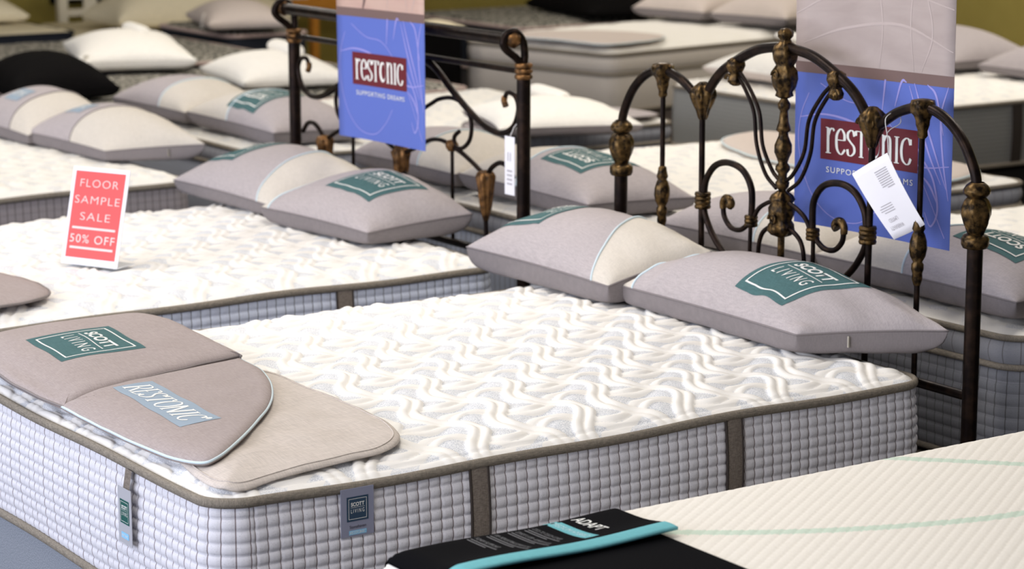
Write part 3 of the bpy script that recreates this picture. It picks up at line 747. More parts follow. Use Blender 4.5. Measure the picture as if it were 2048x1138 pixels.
def pad_panel(name, outline, zfn, th, m, parent, org, wr=.002, nr=16, edge=.12, seed=0, sm=6):
    """cushioned flat panel bounded by an outline; returns top(x, y) for prints"""
    P = catmull(outline, sm, True); C = P.mean(0)
    rho = 1 - np.linspace(0, 1, nr) ** 1.7
    X = C[0] + (P[:, 0] - C[0])[:, None] * rho; Y = C[1] + (P[:, 1] - C[1])[:, None] * rho
    ang = np.arctan2(P[:, 1] - C[1], P[:, 0] - C[0]); rad = np.hypot(P[:, 0] - C[0], P[:, 1] - C[1])
    o = np.argsort(ang); ang_s, rad_s = np.concatenate([ang[o] - 2 * PI, ang[o], ang[o] + 2 * PI]), np.tile(rad[o], 3)
    rng = np.random.default_rng(seed + 3); ph = rng.uniform(0, 6, 4)
    def height(x, y, top=True):
        rr = np.hypot(x - C[0], y - C[1]) / np.interp(np.arctan2(y - C[1], x - C[0]), ang_s, rad_s)
        e = np.clip((1 - rr) / edge, 0, 1); e = np.sqrt(1 - (1 - e) ** 2)
        w = wr * (np.sin(x * 31 + y * 9 + ph[0]) * np.sin(y * 17 + ph[1]) + .7 * np.sin(y * 41 - x * 13 + ph[2])) * np.clip((1 - rr) * 4, 0, 1)
        w = w + wr * .4 * np.exp(-(1 - rr) / .18) * np.sin(np.arctan2(y - C[1], x - C[0]) * 14 + ph[3])
        return zfn(x, y) + ((th * (.35 + .65 * e) + w) if top else 0)
    V = np.stack([X, Y, height(X, Y)], -1); B = np.stack([X, Y, height(X, Y, False)], -1)
    full = np.concatenate([B[:, ::-1], V], 1) - np.asarray(org)
    ob = surf(name, full, m, parent, cu=True)
    return ob, height, P

org = np.array([2.45, 5.0, .645])
base_z = lambda x, y: np.maximum(zmat(x, y), .622)
# beige pad lying lowest
padb = thing('foot_pad', 'thin beige foot pad lying under the taupe one on the foreground mattress', 'pad', tuple(org))
ol = [(2.26, 5.20), (2.245, 5.0), (2.235, 4.80), (2.220, 4.62), (2.200, 4.47), (2.196, 4.38), (2.208, 4.338), (2.245, 4.325), (2.34, 4.343), (2.52, 4.362), (2.61, 4.372), (2.673, 4.405), (2.712, 4.47), (2.735, 4.58), (2.745, 4.75), (2.745, 4.95), (2.72, 5.2), (2.45, 5.25)]
ob, hb_, PB = pad_panel('pad_sheet', ol, lambda x, y: base_z(x, y) + .002, .008, M['pad_beige'], padb, org, .0028, seed=1, edge=.05, sm=5)
cc = PB.mean(0); inner = cc + (PB - cc) * .955
Multi().tube(np.column_stack([inner, hb_(inner[:, 0], inner[:, 1]) + .0005]) - org, .0016, 5, True).build('hem_stitch', M['pad_beige'], padb)
# taupe pad on top: two hinged panels
padt = thing('foot_pad', 'padded taupe foot pad with green and blue printed emblems on the foreground mattress', 'pad', tuple(org))
zr = lambda x, y: np.maximum(base_z(x, y) + .016, .640)
olr = [(2.184, 5.122), (2.180, 4.90), (2.187, 4.66), (2.212, 4.485), (2.25, 4.462), (2.323, 4.518), (2.441, 4.646), (2.557, 4.789), (2.645, 4.945), (2.70, 5.10), (2.714, 5.225), (2.712, 5.232), (2.70, 5.2315), (2.60, 5.211), (2.50, 5.190), (2.40, 5.170), (2.30, 5.150), (2.20, 5.130), (2.19, 5.127)]
obr, hr_, PR = pad_panel('right_panel', olr, zr, .017, M['pad'], padt, org, .0013, seed=2, edge=.10)
olt = [(2.184, 5.136), (2.165, 5.25), (2.16, 5.42), (2.19, 5.64), (2.24, 5.80), (2.335, 5.865), (2.483, 5.875), (2.61, 5.855), (2.672, 5.80), (2.696, 5.63), (2.70, 5.42), (2.713, 5.245), (2.710, 5.236), (2.70, 5.2335), (2.60, 5.213), (2.50, 5.192), (2.40, 5.172), (2.30, 5.152), (2.20, 5.132), (2.19, 5.130)]
zl = lambda x, y: zr(x, y) + .028 * np.clip((y - 5.14) / .45, 0, 1) * np.clip((x - 2.15) / .3, 0, 1) ** .5 + .012 * np.sin(np.clip((y - 5.12) / .5, 0, 1.4) * PI * .7)
obl, hl_, PL = pad_panel('left_panel', olt, zl, .018, M['pad'], padt, org, .0015, seed=3, edge=.10)
k = [i for i in range(len(PR)) if not (PR[i, 1] > 5.13 and 2.25 < PR[i, 0] < 2.66)]
i0 = next(i for i in range(len(k) - 1) if k[i + 1] - k[i] > 1) + 1 if k[-1] - k[0] + 1 != len(k) else 0
kk = k[i0:] + k[:i0]
Q = PR[kk]; Multi().tube(np.column_stack([Q, hr_(Q[:, 0], Q[:, 1])]) - org + np.array([0, 0, .001]), .0032, 8).build('piping', M['blue_pipe'], obr)
Multi().tube(np.column_stack([PL, hl_(PL[:, 0], PL[:, 1])]) - org, .0032, 6, True).build('edge_seam', M['grey_pipe'], obl)
d = square_logo(.235, M['teal'], M['white_ink'], .95)
d.build('printed_logo', obl, lambda s, t, g: np.stack([2.40 + t - .02 * s, 5.475 - s - .06 * t, hl_(2.40 + t - .02 * s, 5.475 - s - .06 * t) + g * 1.5], -1) - org, .014, .0004, 'dark green square print with white lettering')
d = Decal().rect(-.21, -.052, .21, .052, M['sky_print'], 0)
d.serif('RESTONIC', -.005, 0, .062, M['white_ink'], 1, width=.37, shear=.28, thick=.16, thin=.04)
d.disc((.193, .028), .008, .008, M['white_ink'], 1)
d.build('printed_word', obr, lambda s, t, g: np.stack([2.345 + t - .07 * s, 4.905 - s, hr_(2.345 + t - .07 * s, 4.905 - s) + g * 1.5], -1) - org, .014, .0004, 'pale blue strip with white italic lettering')

# foot pads of the other beds
def plain_pad(label, ol, z, m, th=.012, hump=0., grp='taupe foot pads on the background beds'):
    c = np.array(ol).mean(0); o = np.array([c[0], c[1], z])
    R = thing('foot_pad', label, 'pad', tuple(o), 0, grp)
    ob, h, P = pad_panel('pad_sheet', ol, lambda x, y: z + hump * np.exp(-((x - c[0]) ** 2 + (y - c[1]) ** 2) / .05) + 0 * x, th, m, R, o, .002, nr=8)
    Multi().tube(np.column_stack([P, h(P[:, 0], P[:, 1])]) - o, .004, 6, True).build('piping', M['blue_pipe'] if m == M['taupe_far'] else M['grey_pipe'], R)
    return R
plain_pad('beige pad at the left edge on the mattress with the sale sign', [(2.18, 6.90), (2.17, 6.50), (2.19, 6.29), (2.30, 6.265), (2.48, 6.275), (2.62, 6.31), (2.69, 6.38), (2.715, 6.50), (2.71, 6.62), (2.68, 6.75), (2.62, 6.92), (2.4, 6.95)], .652, M['pad'], .012)
plain_pad('taupe foot pad seen on both sides of the large banner', [(5.93, 6.30), (6.05, 6.22), (6.25, 6.25), (6.44, 6.40), (6.48, 6.9), (6.48, 7.5), (6.40, 7.66), (6.15, 7.55), (5.99, 7.25), (5.92, 6.9)], .705, M['taupe_far'], .02)
plain_pad('dark edged taupe pad beside the white pillow right of the plain headboard', [(5.55, 8.36), (5.95, 8.355), (6.25, 8.355), (6.44, 8.37), (6.48, 8.5), (6.44, 8.7), (6.2, 8.78), (5.7, 8.7), (5.5, 8.5)], .705, M['taupe'], .012, 0)
plain_pad('taupe pad folded over the front edge of the beige far mattress', [(7.739, 11.476), (7.809, 11.082), (7.88, 10.749), (8.035, 10.731), (8.279, 10.789), (8.458, 10.922), (8.468, 11.097), (8.336, 11.327), (8.092, 11.558), (7.829, 11.613)], .752, M['taupe_far'], .02, .02)

# ------------------------------------------------------------------ scrolled headboard of the foreground bed
def mir(P): return [(-a, b) for a, b in P]
def yz(P, x=0.): return np.array([(x, a, b) for a, b in P], float)
HB = thing('headboard', 'dark bronze headboard with arches, scrolls and gold castings on the foreground bed', 'headboard', (4.291, 5.0, 0))
br, gd = M['bronze'], M['gold']
for sg in (1, -1):
    g = (lambda P: P) if sg == 1 else mir
    p = Multi().tube(yz([(sg * .752, 0), (sg * .752, .5), (sg * .750, .96)]), .0205, 20, up=(1, 0, 0)).build('post', br, HB)
    Multi().lathe((0, sg * .749, 0), [(.020, .945), (.031, .948), (.0355, .957), (.0355, .972), (.030, .981), (.020, .985)], 24).build('collar', gd, p)
    Multi().lathe((0, sg * .749, 0), [(.020, .983), (.024, .992), (.032, 1.012), (.0375, 1.034), (.0365, 1.052), (.029, 1.070), (.022, 1.078)], 32, .07, 6, 45).build('urn', gd, p)
    Multi().lathe((0, sg * .749, 0), [(.022, 1.076), (.027, 1.080), (.0345, 1.088), (.0345, 1.097), (.028, 1.108), (.018, 1.116)], 24).build('cup', gd, p)
    A = catmull(yz(g([(.749, 1.10), (.737, 1.145), (.690, 1.218), (.622, 1.268), (.547, 1.285), (.458, 1.264), (.385, 1.222)])), 8)
    Multi().tube(A, .0135, 14, up=(1, 0, 0)).build('small_arch', br, HB)
    B = catmull(yz(g([(.350, 1.222), (.300, 1.282), (.240, 1.325), (.12, 1.379), (.0, 1.398)])), 8)
    Multi().tube(B, .0145, 14, up=(1, 0, 0)).build('centre_arch', br, HB)
    # arch crown casting and its spindle
    Multi().lathe((0, sg * .547, 0), [(.009, 1.205), (.013, 1.212), (.012, 1.224), (.017, 1.240), (.018, 1.252), (.023, 1.264), (.031, 1.272), (.033, 1.290), (.029, 1.303), (.012, 1.307), (.001, 1.307)], 24, .10, 5, 30).build('crown_casting', gd, HB)
    s_ = Multi().tube(yz([(sg * .545, .56), (sg * .546, 1.215)]), .0078, 10, up=(1, 0, 0)).build('spindle', br, HB)
    Multi().lathe((0, sg * .545, 0), [(.008, 1.000), (.012, .996), (.013, .985), (.017, .968), (.013, .960), (.017, .952), (.022, .934), (.0235, .915), (.020, .895), (.012, .880), (.016, .874), (.0165, .862), (.013, .850), (.014, .835), (.009, .818)], 24, .07, 10).build('baluster', gd, s_)
    # valley joint
    Multi().lathe((0, sg * .358, 0), [(.010, 1.158), (.014, 1.165), (.019, 1.185), (.028, 1.205), (.036, 1.228), (.034, 1.245), (.022, 1.258), (.010, 1.268), (.001, 1.269)], 30, .13, 7, 10).build('joint_casting', gd, HB)
    for q, dx in ((.030, -.018), (.004, -.024)):
        a = np.linspace(0, 4.4, 22); rr = .020 * (1 - a / 6)
        Multi().tube(np.stack([np.full(22, dx), sg * (.340 + q) + rr * np.cos(a), 1.222 + rr * np.sin(a)], 1), .0055, 8, up=(1, 0, 0)).build('leaf_scroll', gd, HB)
    Multi().tube(yz([(sg * .360, 1.17), (sg * .358, .95), (sg * .353, .56)]), .0092, 10, up=(1, 0, 0)).build('upright', br, HB)
    # lower loop with curl, band and strap
    Multi().tube(catmull(yz(g([(.345, .905), (.346, .935), (.337, .985), (.298, 1.030), (.240, 1.047), (.173, 1.033), (.133, .984), (.130, .91), (.131, .88)])), 8), .0098, 12, up=(1, 0, 0)).build('loop', br, HB)
    cl = catmull(yz(g([(.135, .905), (.142, .885), (.178, .861), (.221, .862), (.251, .888), (.258, .918)])), 8)
    c_ = Multi().tube(cl, .0078, 10, up=(1, 0, 0)).build('curl', br, HB)
    Multi().tube(catmull(yz(g([(.258, .912), (.258, .930), (.246, .944), (.230, .942), (.222, .930), (.230, .922)])), 6), np.linspace(.010, .0125, 31), 10, up=(1, 0, 0)).build('curl_tip', gd, c_)
    m_ = Multi()
    for zz in (.905, .917, .929, .941): m_.lathe((0, sg * .352, zz), [(.012, -.007), (.0225, -.006), (.0245, 0), (.0225, .006), (.012, .007)], 16)
    m_.build('band', gd, HB)
    m_ = Multi()
    for zz in (.882, .893, .904): m_.lathe((0, sg * .132, zz), [(.010, -.007), (.0185, -.005), (.020, 0), (.0185, .005), (.010, .007)], 14)
    m_.build('band', gd, HB)
    Multi().tube(catmull(yz(g([(.345, .935), (.346, .905), (.335, .872), (.300, .824), (.252, .783), (.21, .765), (.17, .765)])), 6), .0095, 10, up=(1, 0, 0)).build('sweep', br, HB)
    Multi().tube(catmull(yz(g([(.030, .966), (.065, .953), (.100, .932), (.124, .897)])), 6), .0066, 10, up=(1, 0, 0)).build('arc', br, HB)
    Multi().tube(catmull(yz(g([(.025, .895), (.055, .885), (.085, .860), (.098, .808), (.092, .70), (.085, .56)])), 6), .0066, 10, up=(1, 0, 0)).build('arc', br, HB)
    Multi().tube(yz([(sg * .134, .885), (sg * .14, .56)]), .0062, 10, up=(1, 0, 0)).build('upright', br, HB)
    # paired rods below the centre arch
    for P in ([(.212, 1.305), (.172, 1.268), (.129, 1.203), (.114, 1.113), (.075, 1.037), (.025, 1.000)], [(.196, 1.312), (.152, 1.272), (.105, 1.205), (.088, 1.115), (.046, 1.050), (.012, 1.024)]):
        Multi().tube(catmull(yz(g(P)), 8), .0058, 10, up=(1, 0, 0)).build('rod', br, HB)
    Multi().lathe((0, sg * .212, 0), [(.008, 1.270), (.018, 1.276), (.021, 1.290), (.015, 1.302), (.021, 1.312), (.027, 1.326), (.024, 1.342), (.012, 1.350)], 24, .12, 6, 25).build('clasp_casting', gd, HB)
    a = np.linspace(0, 4.6, 20); rr = .015 * (1 - a / 7)
    Multi().tube(np.stack([np.full(20, -.014), sg * .226 + sg * rr * np.cos(a), 1.288 + rr * np.sin(a)], 1), .005, 8, up=(1, 0, 0)).build('leaf_scroll', gd, HB)
cs = Multi().lathe((0, 0, 0), [(.010, .56), (.010, .86), (.012, .965), (.011, 1.0), (.018, 1.008), (.020, 1.020), (.012, 1.030), (.013, 1.045), (.021, 1.056), (.020, 1.066), (.013, 1.075), (.017, 1.088), (.0245, 1.105), (.0245, 1.125), (.014, 1.150), (.013, 1.160), (.021, 1.166), (.018, 1.178), (.014, 1.190), (.011, 1.220), (.017, 1.228), (.018, 1.240), (.010, 1.252), (.010, 1.27)], 24, .03, 10).build('centre_spindle', gd, HB)
Multi().lathe((0, 0, 0), [(.012, 1.255), (.024, 1.262), (.021, 1.272), (.030, 1.288), (.035, 1.310), (.033, 1.332), (.024, 1.346), (.032, 1.360), (.037, 1.382), (.031, 1.400), (.018, 1.410), (.014, 1.418), (.021, 1.426), (.021, 1.438), (.012, 1.447), (.001, 1.449)], 32, .09, 6, 28).build('finial_casting', gd, HB)
Multi().lathe((0, 0, 0), [(.011, .866), (.026, .872), (.037, .884), (.035, .900), (.027, .912), (.034, .930), (.036, .948), (.028, .962), (.034, .972), (.028, .985), (.014, .996)], 32, .11, 7, 30).build('rosette_casting', gd, HB)
for zz, rr0 in ((1.320, .016), (.918, .018)):
    a = np.linspace(0, 9, 36); r_ = rr0 * (1 - a / 10)
    Multi().tube(np.stack([np.full(36, -.034), r_ * np.cos(a), zz + r_ * np.sin(a)], 1), .0042, 7, up=(1, 0, 0)).build('leaf_scroll', gd, HB)
Multi().tube(yz([(-.752, .56), (0, .56), (.752, .56)]), .013, 12, up=(1, 0, 0)).build('bottom_rail', br, HB)
Multi().tube(yz([(-.752, .30), (0, .30), (.752, .30)]), .013, 12, up=(1, 0, 0)).build('bottom_rail', br, HB)

# ------------------------------------------------------------------ railed headboard of the second bed
H2 = thing('headboard', 'plain railed dark bronze headboard with rolled top on the bed with the sale sign', 'headboard', (4.291, 7.033, 0))
g2 = M['gold2']
xz = lambda P, w: np.array([(a, w, b) for a, b in P], float)
for sg in (1, -1):
    g = mir if sg == 1 else (lambda P: P)
    w = sg * .757
    p = Multi().tube(yz([(w, 0), (w, .6), (w, 1.21)]), .0225, 20, up=(1, 0, 0)).build('post', br, H2)
    m_ = Multi()
    for zz in (1.200, 1.218, 1.236): m_.lathe((0, w, zz), [(.020, -.009), (.028, -.007), (.030, 0), (.028, .007), (.020, .009)], 20)
    m_.build('collar', g2, p)
    Multi().tube(catmull(xz([(0, 1.23), (.004, 1.27), (-.004, 1.315), (-.032, 1.345), (-.066, 1.338), (-.080, 1.312), (-.068, 1.290), (-.030, 1.262), (-.006, 1.235)], w), 6), .0125, 12, up=(0, 1, 0)).build('rolled_neck', br, p)
    Multi().lathe((-.042, w - .010, 1.320), [(.001, -.012), (.012, -.012), (.020, -.006), (.026, .0), (.026, .020), (.020, .026), (.012, .032), (.001, .032)], 20, .08, 6, axis=1).build('rosette', g2, p)
    D = catmull(yz(g([(.0, 1.216), (-.10, 1.214), (-.219, 1.186), (-.334, 1.115), (-.441, 1.056), (-.547, 1.013), (-.635, 1.005), (-.702, 1.036), (-.729, 1.095), (-.709, 1.133), (-.666, 1.140), (-.645, 1.116)])), 7)
    d_ = Multi().tube(D, np.linspace(.0135, .0072, len(D)), 12, up=(1, 0, 0)).build('scroll_bar', br, H2)
    Multi().tube(catmull(yz(g([(-.648, 1.125), (-.645, 1.112), (-.655, 1.094)])), 6), .0105, 10, up=(1, 0, 0)).build('scroll_tip', g2, d_)
    Multi().tube(catmull(yz(g([(-.02, .93), (-.08, .99), (-.14, 1.03), (-.198, 1.057), (-.256, 1.080), (-.334, 1.090), (-.411, 1.072), (-.449, 1.020), (-.440, .962), (-.395, .928), (-.350, .928), (-.345, .960), (-.375, .982)])), 7), .0075, 10, up=(1, 0, 0)).build('inner_scroll', br, H2)
    Multi().lathe((0, sg * .328, .93), [(.001, -.022), (.012, -.020), (.021, -.008), (.023, .004), (.016, .016), (.001, .020)], 20, .08, 6).build('rosette', g2, H2)
    Multi().tube(catmull(yz(g([(-.326, .93), (-.26, .940), (-.19, .932), (-.10, .895), (-.02, .868)])), 6), .0075, 10, up=(1, 0, 0)).build('arm', br, H2)
    Multi().tube(yz([(sg * .330, .93), (sg * .333, .60)]), .0065, 10, up=(1, 0, 0)).build('upright', br, H2)
    Multi().tube(catmull(yz(g([(-.34, .925), (-.40, .908), (-.46, .885), (-.51, .862)])), 6), .008, 10, up=(1, 0, 0)).build('arm', br, H2)
    Multi().lathe((0, sg * .535, 0), [(.008, .70), (.012, .715), (.019, .745), (.024, .79), (.028, .825), (.032, .850), (.026, .864), (.010, .870)], 28, .12, 7, 14).build('leaf_casting', g2, H2)
    Multi().tube(catmull(yz(g([(-.548, .86), (-.576, .886), (-.62, .905), (-.665, .898), (-.70, .865)])), 6), .0085, 10, up=(1, 0, 0)).build('hook', br, H2)
    Multi().tube(yz([(sg * .535, .71), (sg * .540, .60)]), .008, 10, up=(1, 0, 0)).build('upright', br, H2)
    Multi().tube(catmull(yz([(sg * .012, .80), (sg * .03, .785), (sg * .055, .74), (sg * .06, .60)]), 6), .012, 10, up=(1, 0, 0)).build('leg', br, H2)
Multi().lathe((0, 0, 0), [(.012, .775), (.020, .785), (.026, .815), (.028, .845), (.034, .870), (.022, .885), (.008, .93)], 28, .12, 7, 14).build('leaf_casting', g2, H2)
Multi().tube(np.array([(-.042, -.757, 1.320), (-.042, 0, 1.320), (-.042, .757, 1.320)]), .0215, 16).build('top_rail', br, H2)
Multi().tube(yz([(-.757, 1.216), (0, 1.216), (.757, 1.216)]), .0105, 12, up=(1, 0, 0)).build('second_rail', br, H2)
Multi().tube(yz([(-.757, .60), (0, .60), (.757, .60)]), .013, 12, up=(1, 0, 0)).build('bottom_rail', br, H2)

# ------------------------------------------------------------------ banners
def cloth_photo(name, c1, c2, rot):
    m = mat(name, c1, .6); t, ns, L, b = nt(m)
    tc = ns.new('ShaderNodeTexCoord'); mp = ns.new('ShaderNodeMapping'); mp.inputs['Rotation'].default_value = (rot, 0, 0); mp.inputs['Scale'].default_value = (1, 2.2, 9)
    n = ns.new('ShaderNodeTexNoise'); n.inputs['Scale'].default_value = 1.6; n.inputs['Detail'].default_value = 5; n.inputs['Distortion'].default_value = .6
    L.new(tc.outputs['Object'], mp.inputs[0]); L.new(mp.outputs[0], n.inputs['Vector'])
    r = ramp(ns, [(.35, c1), (.65, c2)]); L.new(n.outputs['Fac'], r.inputs[0]); L.new(r.outputs[0], b.inputs['Base Color'])
    return m
M['photo_r'] = cloth_photo('printed_blanket_photo', (.37, .305, .285), (.44, .37, .35), .12)
M['photo_l'] = cloth_photo('printed_bedding_photo', (.50, .33, .28), (.56, .40, .33), -.2)
SW = dict(
    a=[(.10, .40), (.20, .36), (.33, .34), (.47, .22), (.60, .03)],
    b=[(.055, .37), (.025, .31), (.015, .24), (.03, .16), (.075, .08), (.15, .03), (.25, .025), (.33, .07), (.38, .12)],
    c=[(.335, .70), (.345, .60), (.355, .50), (.355, .42), (.345, .34)], d=[(.47, .70), (.46, .60), (.44, .50), (.42, .43), (.395, .36)],
    e=[(.47, .44), (.50, .36), (.545, .27), (.60, .16)], f=[(.50, .62), (.52, .50), (.555, .40), (.585, .30)],
    g=[(.45, .42), (.49, .33), (.535, .24), (.58, .17)], h=[(.46, .30), (.50, .24), (.55, .18), (.57, .10), (.545, .055), (.52, .09)],
    i=[(.60, .44), (.575, .35), (.585, .24), (.61, .13)], j=[(.50, .19), (.54, .16), (.57, .115)], k=[(.02, .30), (.12, .315), (.24, .30), (.36, .25), (.50, .21), (.61, .22)])
def banner(label, x, y0, y1, z0, photo, tilt, boxm, left):
    W = y1 - y0; H = 1.45; k = W / .62
    R = thing('hanging_banner', label, 'banner', (x, (y0 + y1) / 2, z0))
    R.rotation_euler = (tilt, 0, 0)
    n, m_ = 14, 40
    ss = np.linspace(W / 2, -W / 2, n); tt = np.linspace(0, H, m_)
    bow = lambda s, t: .006 * np.sin(s * 7 + 1) * np.exp(-t / .5) - .004 * (s / W * 2) ** 2
    seam = .428
    def part(nm, t0, t1, mm):
        T, Sg = np.meshgrid(np.linspace(t0, t1, 16), ss, indexing='ij')
        front = np.stack([bow(Sg, T), Sg, T], -1); back = front + np.array([.0008, 0, 0])
        V = np.concatenate([front, back[:, ::-1]], 1)
        return surf(nm, V, mm, R, cv=True)
    lo = part('lower_print', 0.0, seam, M['blue_r'])
    part('upper_print', seam, H, photo)
    fn = lambda s, t, g: np.stack([bow(W / 2 - s, t) - g * 1.3, W / 2 - s, t], -1)
    d = Decal()
    for key, P in SW.items():
        P = [(a * k, min(b_, seam)) for a, b_ in P if b_ <= seam + .08]
        if len(P) > 2: d.stroke(P, .0026 if key in 'ab' else .007, M['lilac'], 0, smooth=7, taper=key not in 'ab')
    d.build('swirl_print', lo, fn, .03, .0005)
    d = Decal(); bx0, bx1, bz0, bz1 = .103 * k, .49 * k, .190, .303
    d.rect(bx0, bz0, bx1, bz1, boxm, 1)
    d.serif('resTOnIC', (bx0 + bx1) / 2, (bz0 + bz1) / 2 - .002, .070, M['white_ink'], 3, width=.345 * k, thick=.145, thin=.035, moon=boxm)
    d.text('SUPPORTING DREAMS', .30 * k, .163, .0165, M['white_ink'], 2, width=.345 * k, space=1.2)
    d.build('logo_print', lo, fn, .04, .0005, 'dark red box with white serif lettering')
    d = Decal()
    d.rect(0, seam - .002, W, seam + .028, M['band'], 0)
    if left:
        d.stroke([(.17, seam + .02), (.19, seam + .07), (.215, seam + .13), (.24, seam + .25)], .02, M['band'], 0, smooth=6, taper=True)
        d.stroke([(.10, seam + .15), (.17, seam + .10), (.25, seam + .14), (.4, seam + .12)], .006, M['band'], 0, smooth=6)
    else:
        d.poly([(0, seam + .20), (.012, seam + .22), (.055, seam + .36), (.07, seam + .6), (0, seam + .6)], M['tan'], 0)
        for P in ([(.0, seam + .16), (.15, seam + .22), (.35, seam + .25), (.62, seam + .20)], [(.03, seam + .08), (.2, seam + .13), (.42, seam + .15), (.62, seam + .09)], [(.1, seam + .30), (.3, seam + .33), (.62, seam + .29)]):
            d.stroke(P, .008, M['pale_fold'], 0, smooth=8, taper=True)
    for P in ([(.335, seam + .03), (.345, seam + .15), (.32, seam + .3), (.30, seam + .5)], [(.47, seam + .03), (.455, seam + .16), (.47, seam + .3), (.49, seam + .5)], [(.50, seam + .03), (.54, seam + .14), (.49, seam + .3)]):
        d.stroke(P, .005, M['pale_fold'], 0, smooth=8, taper=True)
    d.build('photo_print', R, fn, .05, .0004)
    Multi().tube(np.array([(0, -W / 2 - .01, H + .008), (0, 0, H + .008), (0, W / 2 + .01, H + .008)]), .009, 10).build('hanging_rail', M['paper'], R)
    for q in (-.4, .4):
        Multi().tube(np.array([(0, q * W, H + .01), (0, q * W, 3.2 - z0)]), .0015, 6, up=(1, 0, 0)).build('hanging_wire', M['string'], R)
    return R
banner('large blue banner with dark red box hanging behind the scrolled headboard', 4.395, 4.437, 5.063, .897, M['photo_r'], math.radians(-.9), M['maroon'], False)
banner('blue banner with red box hanging in front of the plain railed headboard', 4.20, 6.712, 7.298, .911, M['photo_l'], math.radians(-.9), M['maroon'], True)

# warranty tag tied to the scrolled headboard
tg = thing('warranty_tag', 'white card tag on a string hanging from the scrolled headboard', 'tag', (4.262, 4.545, 1.16))
q = np.array([(.0, .0, -.001), (.0, .133, -.073), (.0, -.012, -.231), (.0, -.125, -.175)]) + np.array([-.006, 0, 0])
def bil(a, b): return (q[0] * ((1 - a) * (1 - b))[..., None] + q[1] * (a * (1 - b))[..., None] + q[3] * ((1 - a) * b)[..., None] + q[2] * (a * b)[..., None]) + np.stack([.012 * np.sin(a * PI) * (b - .3) + .022 * b * b, 0 * a, 0 * a], -1)
A_, B_ = np.meshgrid(np.linspace(0, 1, 12), np.linspace(0, 1, 12), indexing='ij')
f_ = bil(A_, B_); V = np.concatenate([f_, f_[:, ::-1] + np.array([.0008, 0, 0])], 1)
card = surf('card', V, M['paper'], tg, cv=True)
d = Decal()
for i in range(9): d.rect(.16 + .0, .14 + i * .03, .16 + (.32 if i < 8 else .2), .152 + i * .03, M['grey_ink'], 0)
for i, (w_, a0) in enumerate(((.30, .50), (.36, .50), (.36, .50), (.30, .50))): d.rect(a0, .56 + i * .032, a0 + w_, .57 + i * .032, M['grey_ink'], 0)
d.text('LIMITED', .70, .77, .055, M['grey_ink'], 0, width=.24); d.text('WARRANTY', .72, .87, .06, M['grey_ink'], 0, width=.36)
d.build('card_print', card, lambda s, t, g: bil(np.asarray(s), np.asarray(t)) + np.array([-1, 0, 0]) * (g + .0004), .1, .0004)
Multi().tube(catmull(np.array([(-.002, .0, -.004), (-.004, .003, .04), (-.010, .006, .078), (.0, .012, .092), (.026, .016, .100), (.046, .012, .09), (.040, .004, .072), (.008, .003, .060), (-.006, .003, .05)]), 6), .0013, 6, up=(0, 1, 0)).build('string', M['string'], tg)
# white plastic label on the second headboard
tg = thing('price_label', 'narrow white label hanging by the right post of the plain headboard', 'tag', (4.262, 6.312, 1.005))
lab = boxpart('card', (-.001, -.028, -.19), (0, .028, 0), M['paper'], tg, bev=0)
d = Decal(); d.text('11', -.002, -.065, .03, M['dark_ink'], 0, width=.016)
for i in range(4): d.rect(-.015, -.115 - i * .014, .015, -.109 - i * .014, M['grey_ink'], 0)
d.build('card_print', lab, flat((-.0012, 0, 0), (0, -1, 0), (0, 0, 1), (-1, 0, 0)), .1, .0004)
Multi().tube(np.array([(-.0005, 0, -.004), (.012, -.006, .03), (.024, -.012, .046)]), .0015, 6).build('string', M['string'], tg)

# ------------------------------------------------------------------ sale sign on the second bed
r_ = np.array([.098, -.200, 0]) / math.hypot(.098, .2); nrm = np.array([-.898, -.440, 0]); lean = math.radians(15)
up = np.array([0, 0, math.cos(lean)]) - nrm * math.sin(lean); fn_ = nrm * math.cos(lean) + np.array([0, 0, math.sin(lean)])
SG = thing('sale_sign', 'white bordered coral red sale sign standing on the second mattress', 'sign', (2.972, 6.735, .651))
def slab(name, w, h0, h1, th, m, par, o=(0, 0, 0)):
    o = np.array(o, float); c = []
    for t in (0, -th):
        for (a, b) in ((-w / 2, h0), (w / 2, h0), (w / 2, h1), (-w / 2, h1)): c.append(o + r_ * a + up * b + fn_ * t)
    me = bpy.data.meshes.new(name); me.from_pydata([tuple(v) for v in c], [], [(0, 1, 2, 3), (7, 6, 5, 4), (0, 4, 5, 1), (1, 5, 6, 2), (2, 6, 7, 3), (3, 7, 4, 0)]); me.update()
    return link(name, me, par, [m], False)
card = slab('card', .222, .004, .306, .003, M['paper'], SG)
P = [np.array((0, 0, 0)) + r_ * a + (-nrm) * b + np.array((0, 0, z_)) for z_ in (.0, .003) for a, b in ((-.11, -.0), (.11, 0), (.11, .09), (-.11, .09))]
me = bpy.data.meshes.new('stand_foot'); me.from_pydata([tuple(v) for v in P], [], [(3, 2, 1, 0), (4, 5, 6, 7), (0, 1, 5, 4), (1, 2, 6, 5), (2, 3, 7, 6), (3, 0, 4, 7)]); me.update(); link('stand_foot', me, SG, [M['acrylic']], False)
d = Decal(); d.rect(-.098, .022, .098, .293, M['coral'], 0)
for tx, yy, wd in (('FLOOR', .257, .150), ('SAMPLE', .205, .176), ('SALE', .153, .118)): d.text(tx, 0, yy, .026, M['pink_ink'], 1, width=wd, space=1.15, bold=-.012)
d.text('50% OFF', 0, .083, .027, M['pink_ink'], 1, width=.176, space=1.15)
d.rect(-.085, .112, .085, .119, M['pink_ink'], 1); d.rect(-.085, .050, .085, .057, M['pink_ink'], 1)
d.build('sign_print', card, lambda s, t, g: np.asarray(s)[:, None] * r_ + np.asarray(t)[:, None] * up + fn_ * g, .1, .0005)

